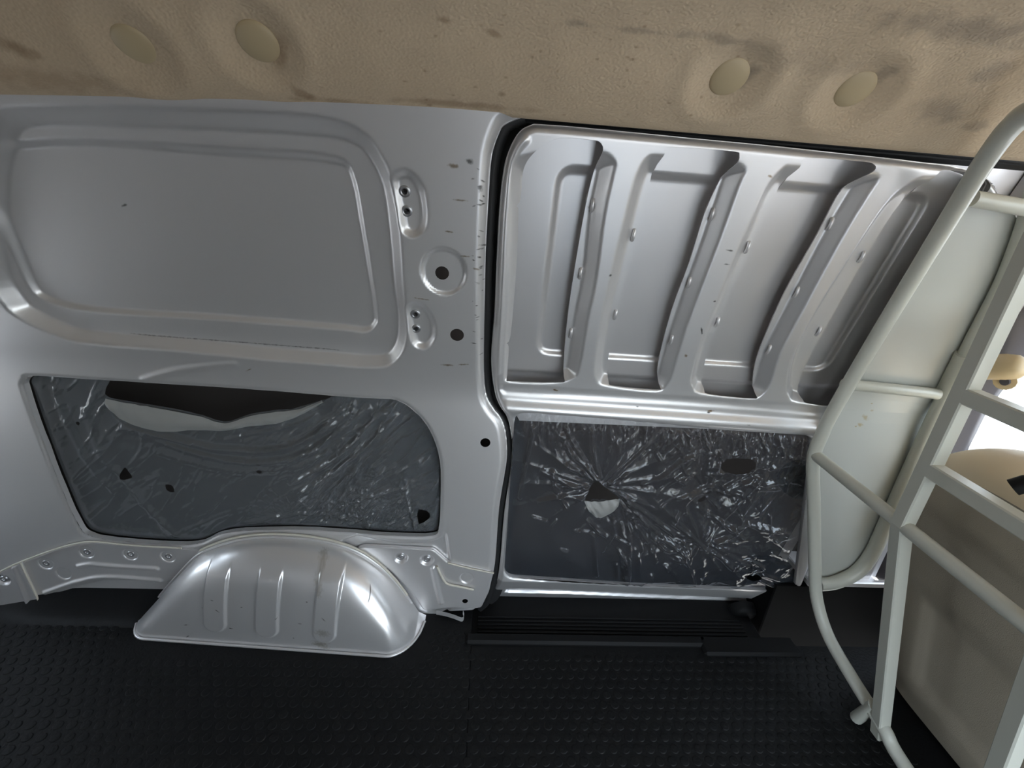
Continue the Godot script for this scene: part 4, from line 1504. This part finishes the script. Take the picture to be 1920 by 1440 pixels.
	for k in [[1622, 783, 12, 6, -0.7, 0.5], [1612, 797, 8, 5, -0.4, 0.6], [1634, 770, 5, 3, 0.0, 0.5], [1634, 757, 3, 2, 0.0, 0.8], [1604, 800, 3, 2, 0.0, 0.8]]:
		var q := on_wall(k[0], k[1], 0.014)
		smudge(im, Vector2((q.x - 0.7) * 1000.0, (q.y - 0.1) * 1000.0), k[2], k[3], k[4], Color(0.62, 0.53, 0.36), k[5], grain)
	var stained: StandardMaterial3D = M.white_enamel.duplicate()
	stained.resource_name = "stained_enamel"
	stained.albedo_color = Color(1, 1, 1)
	stained.albedo_texture = ImageTexture.create_from_image(im)
	stained.uv1_scale = Vector3(1 / 0.42, 1 / 1.08, 1)
	stained.uv1_offset = Vector3(-0.7 / 0.42, -0.1 / 1.08, 0)
	var plate := part("side_plate", pl.done(), stained, t, "white painted sheet filling the side of the partition")
	plate.name = "side_plate"
	# foot under the bottom tube
	var f0 := on_cage(1640, 1318)
	var ft := Solid.new()
	ft.tube(PackedVector3Array([on_cage(1641, 1322), at_y(1606, 1346, 0.012)]), 0.013, 14)
	part("foot", ft.done(), cream, t)
	f0 = f0


# ---------------------------------------------------------------- cab
func build_cab() -> void:
	# passenger seat: a reclined back with a rounded top
	var seat := thing("car_seat", "beige front seat with a grey cloth back behind the partition", "seat", Vector3(1.0, 0.0, 0.45))
	var nu := 40
	var nv := 36
	var z0 := 0.155
	var z1 := 0.66
	var face := func(y: float) -> float: return 0.875 + 0.30 * (0.5 - y)
	var ytop := func(z: float) -> float:
		var u := clampf((z - z0) / (z1 - z0), 0.0, 1.0)
		return 0.705 - 0.11 * pow(absf(u * 2.0 - 1.0), 3.4)
	var p := []
	for j in nv:
		for i in nu:
			var u := float(i) / (nu - 1)
			var z := lerpf(z0, z1, u)
			var f := float(j) / (nv - 1)
			var y := lerpf(0.03, ytop.call(z) - 0.035, f)
			var e := pow(absf(u * 2.0 - 1.0), 10.0) * 0.05
			var dish := 0.0
			if y > 0.10 and y < 0.36 and z > 0.24 and z < 0.56:
				dish = 0.010 * smoothstep(0.10, 0.13, y) * smoothstep(0.36, 0.33, y) * smoothstep(0.24, 0.265, z) * smoothstep(0.56, 0.535, z)
			p.append(Vector3(face.call(y) + e + dish - 0.012 * smoothstep(0.36, 0.40, y) * smoothstep(0.62, 0.58, y), y, z))
	var s := Solid.new()
	s.grid(p, nu, nv)
	part("back_panel", s.done(), M.seat_cloth, seat)
	p = []
	for j in 14:
		for i in nu:
			var z := lerpf(z0, z1, float(i) / (nu - 1))
			var a := PI * j / 13.0
			var yt: float = ytop.call(z)
			var e := pow(absf(float(i) / (nu - 1) * 2.0 - 1.0), 10.0) * 0.05
			p.append(Vector3(face.call(yt) + 0.095 - cos(a) * (0.095 - e), yt - 0.035 + sin(a) * 0.055, z))
	for i in nu:
		var z := lerpf(z0, z1, float(i) / (nu - 1))
		p.append(Vector3(1.35, 0.28, z))
	s = Solid.new()
	s.grid(p, nu, 15)
	part("backrest", s.done(), M.seat_vinyl, seat)
	s = Solid.new()
	for zz: float in [z0, z1]:
		s = Solid.new()
		s.quad(Vector3(face.call(0.03) + 0.05, 0.03, zz), Vector3(face.call(0.56) + 0.05, 0.56, zz), Vector3(face.call(0.58) + 0.15, 0.58, zz), Vector3(1.35, 0.1, zz))
		part("backrest_side", s.done(), M.seat_vinyl, seat)
	s = Solid.new()
	s.box(Vector3(1.08, 0.02, z0), Vector3(1.55, 0.26, z1), 0.04)
	part("cushion", s.done(), M.seat_vinyl, seat)
	s = Solid.new()
	s.box(Vector3(1.06, 0.0, 0.16), Vector3(1.5, 0.025, 0.66), 0.005)  # black slab added to cover the sunlit cab floor below the cushion
	part("added_seat_block", s.done(), M.deep_black, seat)
	s = Solid.new()
	s.tube(PackedVector3Array([at_y(1899, 914, 0.71), at_y(1925, 906, 0.722), at_y(1960, 905, 0.728)]), 0.012, 12)
	part("grab_strap", s.done(), M.black_plastic, seat, "black strap on the shoulder of the seat")
	var hr := thing("headrest", "tan headrest at the right edge above the front seat", "headrest", Vector3(1.0, 0.75, 0.33))
	s = Solid.new()
	s.box(Vector3(0.965, 0.735, 0.195), Vector3(1.065, 0.93, 0.55), 0.035)
	part("pad", s.done(), M.seat_vinyl, hr)
	for zz: float in [0.33, 0.44]:
		s = Solid.new()
		s.tube(PackedVector3Array([Vector3(1.0, 0.70, zz), Vector3(1.0, 0.75, zz)]), 0.006, 10)
		part("post", s.done(), M.rivet_steel, hr)
	# pillar behind the front door
	var pil := thing("wall_pillar", "silver door pillar between sliding door and front door", "pillar", Vector3(1.05, 0, 0), "", "structure")
	s = Solid.new()
	var pts := [[0.145, -0.015], [0.30, -0.015], [0.45, -0.015], [0.60, -0.015], [0.66, -0.010], [0.74, 0.012], [0.9, 0.055], [1.05, 0.098], [1.2, 0.14]]
	p = []
	for q in pts:
		for x: float in [0.905, 0.915, 1.085 - 0.10 * maxf(0.0, q[0] - 0.55), 1.10 - 0.10 * maxf(0.0, q[0] - 0.55), 1.105 - 0.10 * maxf(0.0, q[0] - 0.55)]:
			var deep: float = 0.035 if x < 0.91 else (0.06 if x > 1.10 - 0.10 * maxf(0.0, q[0] - 0.55) else 0.0)
			p.append(Vector3(x, q[0], q[1] - deep))
	s.grid(p, 5, pts.size())
	for k in s.n.size():
		if s.n[k].z < 0.0:
			s.n[k] = -s.n[k]
	part("pillar_face", s.done(), M.silver_paint, pil)
	s = Solid.new()
	s.box(Vector3(0.905, 0.128, -0.12), Vector3(1.5, 0.146, 0.0), 0.003)
	part("pillar_foot", s.done(), M.silver_plain, pil)
	s = Solid.new()
	s.box(Vector3(0.82, -0.14, -0.12), Vector3(1.6, 0.127, -0.005), 0.003)
	part("sill_side", s.done(), M.deep_black, pil)
	# dark trim of the pillar and of the door frame
	var dt := thing("trim_3", "dark grey plastic trim on the front edge of the door pillar", "pillar trim", Vector3(1.15, 0, 0), "", "structure")
	s = Solid.new()
	p = []
	for q in [[0.15, -0.03], [0.45, -0.03], [0.55, -0.03], [0.66, -0.02], [0.74, 0.0], [0.9, 0.045], [1.05, 0.09], [1.2, 0.13]]:
		var sh: float = 0.12 * maxf(0.0, q[0] - 0.55)
		for w in [[1.085, -0.01], [1.10, 0.012], [1.13, 0.018], [1.165, 0.018], [1.195, 0.006], [1.205, -0.02], [1.205, -0.06]]:
			p.append(Vector3(w[0] - sh, q[0], q[1] + w[1]))
	s.grid(p, 7, 8)
	part("trim_face", s.done(), M.dark_trim, dt)
	for q in [[1727, 805], [1683, 946]]:
		var c := at_z(q[0], q[1], -0.012)
		var plug := Solid.new()
		plug.lathe([[0.0001, 0.006], [0.010, 0.006], [0.0115, 0.003], [0.013, 0.003], [0.0165, 0.004], [0.018, 0.001], [0.018, -0.004]], facing(c, Vector3(0, 0, 1)), 24)
		var o := part("rubber_plug", plug.done(), M.black_plastic, self)
		tag(o, "round black rubber plug on the pillar, %s" % ("upper of the two" if q[1] < 900 else "lower of the two, by the round cross tube"), "plug", "rubber plugs of the pillar")
	# belt anchor
	var an := thing("belt_anchor", "tan plastic seat belt anchor in front of the bright window", "belt anchor", at_z(1880, 690, 0.06))
	s = Solid.new()
	var c := at_z(1876, 688, 0.06)
	s.lathe([[0.0001, 0.040], [0.016, 0.038], [0.024, 0.028], [0.027, 0.01], [0.027, -0.03], [0.02, -0.036], [0.0001, -0.036]], Transform3D(facing(c, Vector3(0.25, 0.35, 0.9).normalized())), 24)
	part("cover", s.done(), M.beige_plastic, an)
	s = Solid.new()
	s.tube(PackedVector3Array([at_z(1884, 715, 0.075), at_z(1892, 712, 0.05)]), 0.018, 14)
	part("bolt_boss", s.done(), M.beige_plastic, an)
	s = Solid.new()
	s.tube(PackedVector3Array([at_z(1883, 716, 0.078), at_z(1886, 715, 0.076)]), 0.008, 12)
	part("bolt", s.done(), M.dark_trim, an)
	# front door: lower panel, belt ledge and window
	var fd := thing("door_2", "front passenger door with a pale belt ledge under its window", "front door", Vector3(1.6, 0, 0), "", "structure")
	s = Solid.new()
	s.box(Vector3(1.12, -0.1, -0.10), Vector3(2.1, 0.50, -0.05), 0.01)
	part("lower_trim", s.done(), M.dark_trim, fd)
	s = Solid.new()
	s.box(Vector3(1.12, 0.50, -0.12), Vector3(2.1, 0.545, -0.035), 0.012)
	part("belt_ledge", s.done(), M.white_paint, fd)
	s = Solid.new()
	s.box(Vector3(1.12, 0.635, -0.14), Vector3(2.1, 0.652, -0.125), 0.003)
	s.box(Vector3(1.12, 0.545, -0.14), Vector3(2.1, 0.56, -0.125), 0.003)
	part("window_rail", s.done(), M.grey_trim, fd)
	s = Solid.new()
	s.box(Vector3(1.12, 1.09, -0.02), Vector3(2.1, 1.16, 0.10), 0.01)
	part("upper_frame", s.done(), M.dark_trim, fd)
	var gl := Solid.new()
	gl.quad(Vector3(1.12, 0.55, -0.10), Vector3(2.1, 0.55, -0.10), Vector3(2.1, 1.12, 0.04), Vector3(1.12, 1.12, 0.04))
	var win := part("window_1", gl.done(), M.window_glass, self)
	tag(win, "clear pane of the front passenger door window", "window", "", "structure")


# ---------------------------------------------------------------- the rest of the van that shuts the light out
func build_shell() -> void:
	var o := thing("wall_right", "off side of the van with its sliding door half open", "wall", Vector3.ZERO, "", "structure")
	var s := Solid.new()
	s.box(Vector3(-1.5, -0.05, 1.44), Vector3(0.25, 1.39, 1.52), 0.01)
	s.box(Vector3(0.76, 0.5, 1.44), Vector3(0.82, 1.39, 1.52), 0.01)
	s.box(Vector3(0.80, -0.15, 1.44), Vector3(0.98, 1.39, 1.52), 0.01)
	s.box(Vector3(0.0, 1.10, 1.42), Vector3(0.82, 1.39, 1.50), 0.01)
	s.box(Vector3(0.96, -0.15, 1.44), Vector3(2.3, 0.54, 1.52), 0.01)
	part("panel", s.done(), M.silver_plain, o)
	var r := thing("wall_rear", "rear frame of the van with an added narrow opening that lights the left end", "wall", Vector3.ZERO, "", "structure")
	s = Solid.new()
	s.box(Vector3(-1.58, -0.05, -0.14), Vector3(-1.5, 1.39, 0.12), 0.01)  # the gap between these boxes is placed and sized to light the rear wall
	s.box(Vector3(-1.58, -0.05, 0.34), Vector3(-1.5, 1.39, 1.54), 0.01)
	s.box(Vector3(-1.58, 0.85, 0.1), Vector3(-1.5, 1.39, 0.4), 0.01)
	s.box(Vector3(-1.58, -0.05, 0.1), Vector3(-1.5, 0.33, 0.4), 0.01)
	part("frame", s.done(), M.silver_plain, r)
	var f := thing("wall_front", "dashboard and bulkhead below the windscreen", "wall", Vector3.ZERO, "", "structure")
	s = Solid.new()
	s.box(Vector3(2.0, -0.15, -0.12), Vector3(2.3, 0.62, 1.52), 0.03)
	part("dashboard", s.done(), M.dark_trim, f)
	var bounce_bonnet := thing("bounce_bonnet", "unseen white hood panel added before the windscreen to bounce sunlight inside", "bounce_bonnet", Vector3(2.7, 0.4, 0.7), "", "structure")
	s = Solid.new()
	s.box(Vector3(2.28, -0.3, -0.08), Vector3(3.1, 0.56, 1.5), 0.06)  # unseen white panel, added to throw sunlight onto the headliner and walls
	part("panel", s.done(), M.white_paint, bounce_bonnet)
	var g := thing("ground", "pale concrete ground outside the van", "ground", Vector3.ZERO, "", "structure")
	s = Solid.new()
	s.box(Vector3(-14, -0.62, -14), Vector3(14, -0.55, 14), 0.01)
	part("slab", s.done(), M.ground_concrete, g)


func _ready() -> void:
	aim()
	var cam := Camera3D.new()
	cam.name = "camera"
	cam.transform = Transform3D(Basis(eye_r, eye_u, -eye_f), EYE)
	cam.fov = rad_to_deg(2.0 * atan(720.0 / LENS))
	cam.near = 0.02
	cam.far = 200.0
	add_child(cam)
	cam.current = true
	var sky := ProceduralSkyMaterial.new()
	sky.sky_top_color = Color(0.86, 0.93, 1.0)
	sky.sky_horizon_color = Color(0.93, 0.97, 0.97)
	sky.ground_horizon_color = Color(0.62, 0.64, 0.62)
	sky.ground_bottom_color = Color(0.45, 0.46, 0.45)
	sky.sky_energy_multiplier = 1.2
	var env := Environment.new()
	env.background_mode = Environment.BG_SKY
	env.sky = Sky.new()
	env.sky.sky_material = sky
	env.background_energy_multiplier = 1.0
	env.ambient_light_source = Environment.AMBIENT_SOURCE_DISABLED
	env.tonemap_mode = Environment.TONE_MAPPER_LINEAR
	env.tonemap_exposure = 4.9
	env.sdfgi_enabled = true
	env.ssao_enabled = true
	env.ssil_enabled = true
	var we := WorldEnvironment.new()
	we.name = "environment"
	we.environment = env
	add_child(we)
	# sun on the closed side of the van: the van shades the ground beside its open door, the bay gets no direct sun
	var sun := DirectionalLight3D.new()
	sun.name = "sun"
	sun.light_energy = 3.0
	sun.light_color = Color(1.0, 0.99, 0.97)
	sun.light_angular_distance = 0.6
	sun.shadow_enabled = true
	sun.sky_mode = DirectionalLight3D.SKY_MODE_LIGHT_ONLY
	sun.transform = Transform3D(Basis.looking_at(Vector3(-0.1, -0.62, 0.78).normalized(), Vector3.RIGHT), Vector3(0, 6, -3))
	add_child(sun)
	materials()
	build_ceiling()
	build_floor()
	build_wall()
	build_arch()
	build_door()
	build_partition()
	build_cab()
	build_shell()
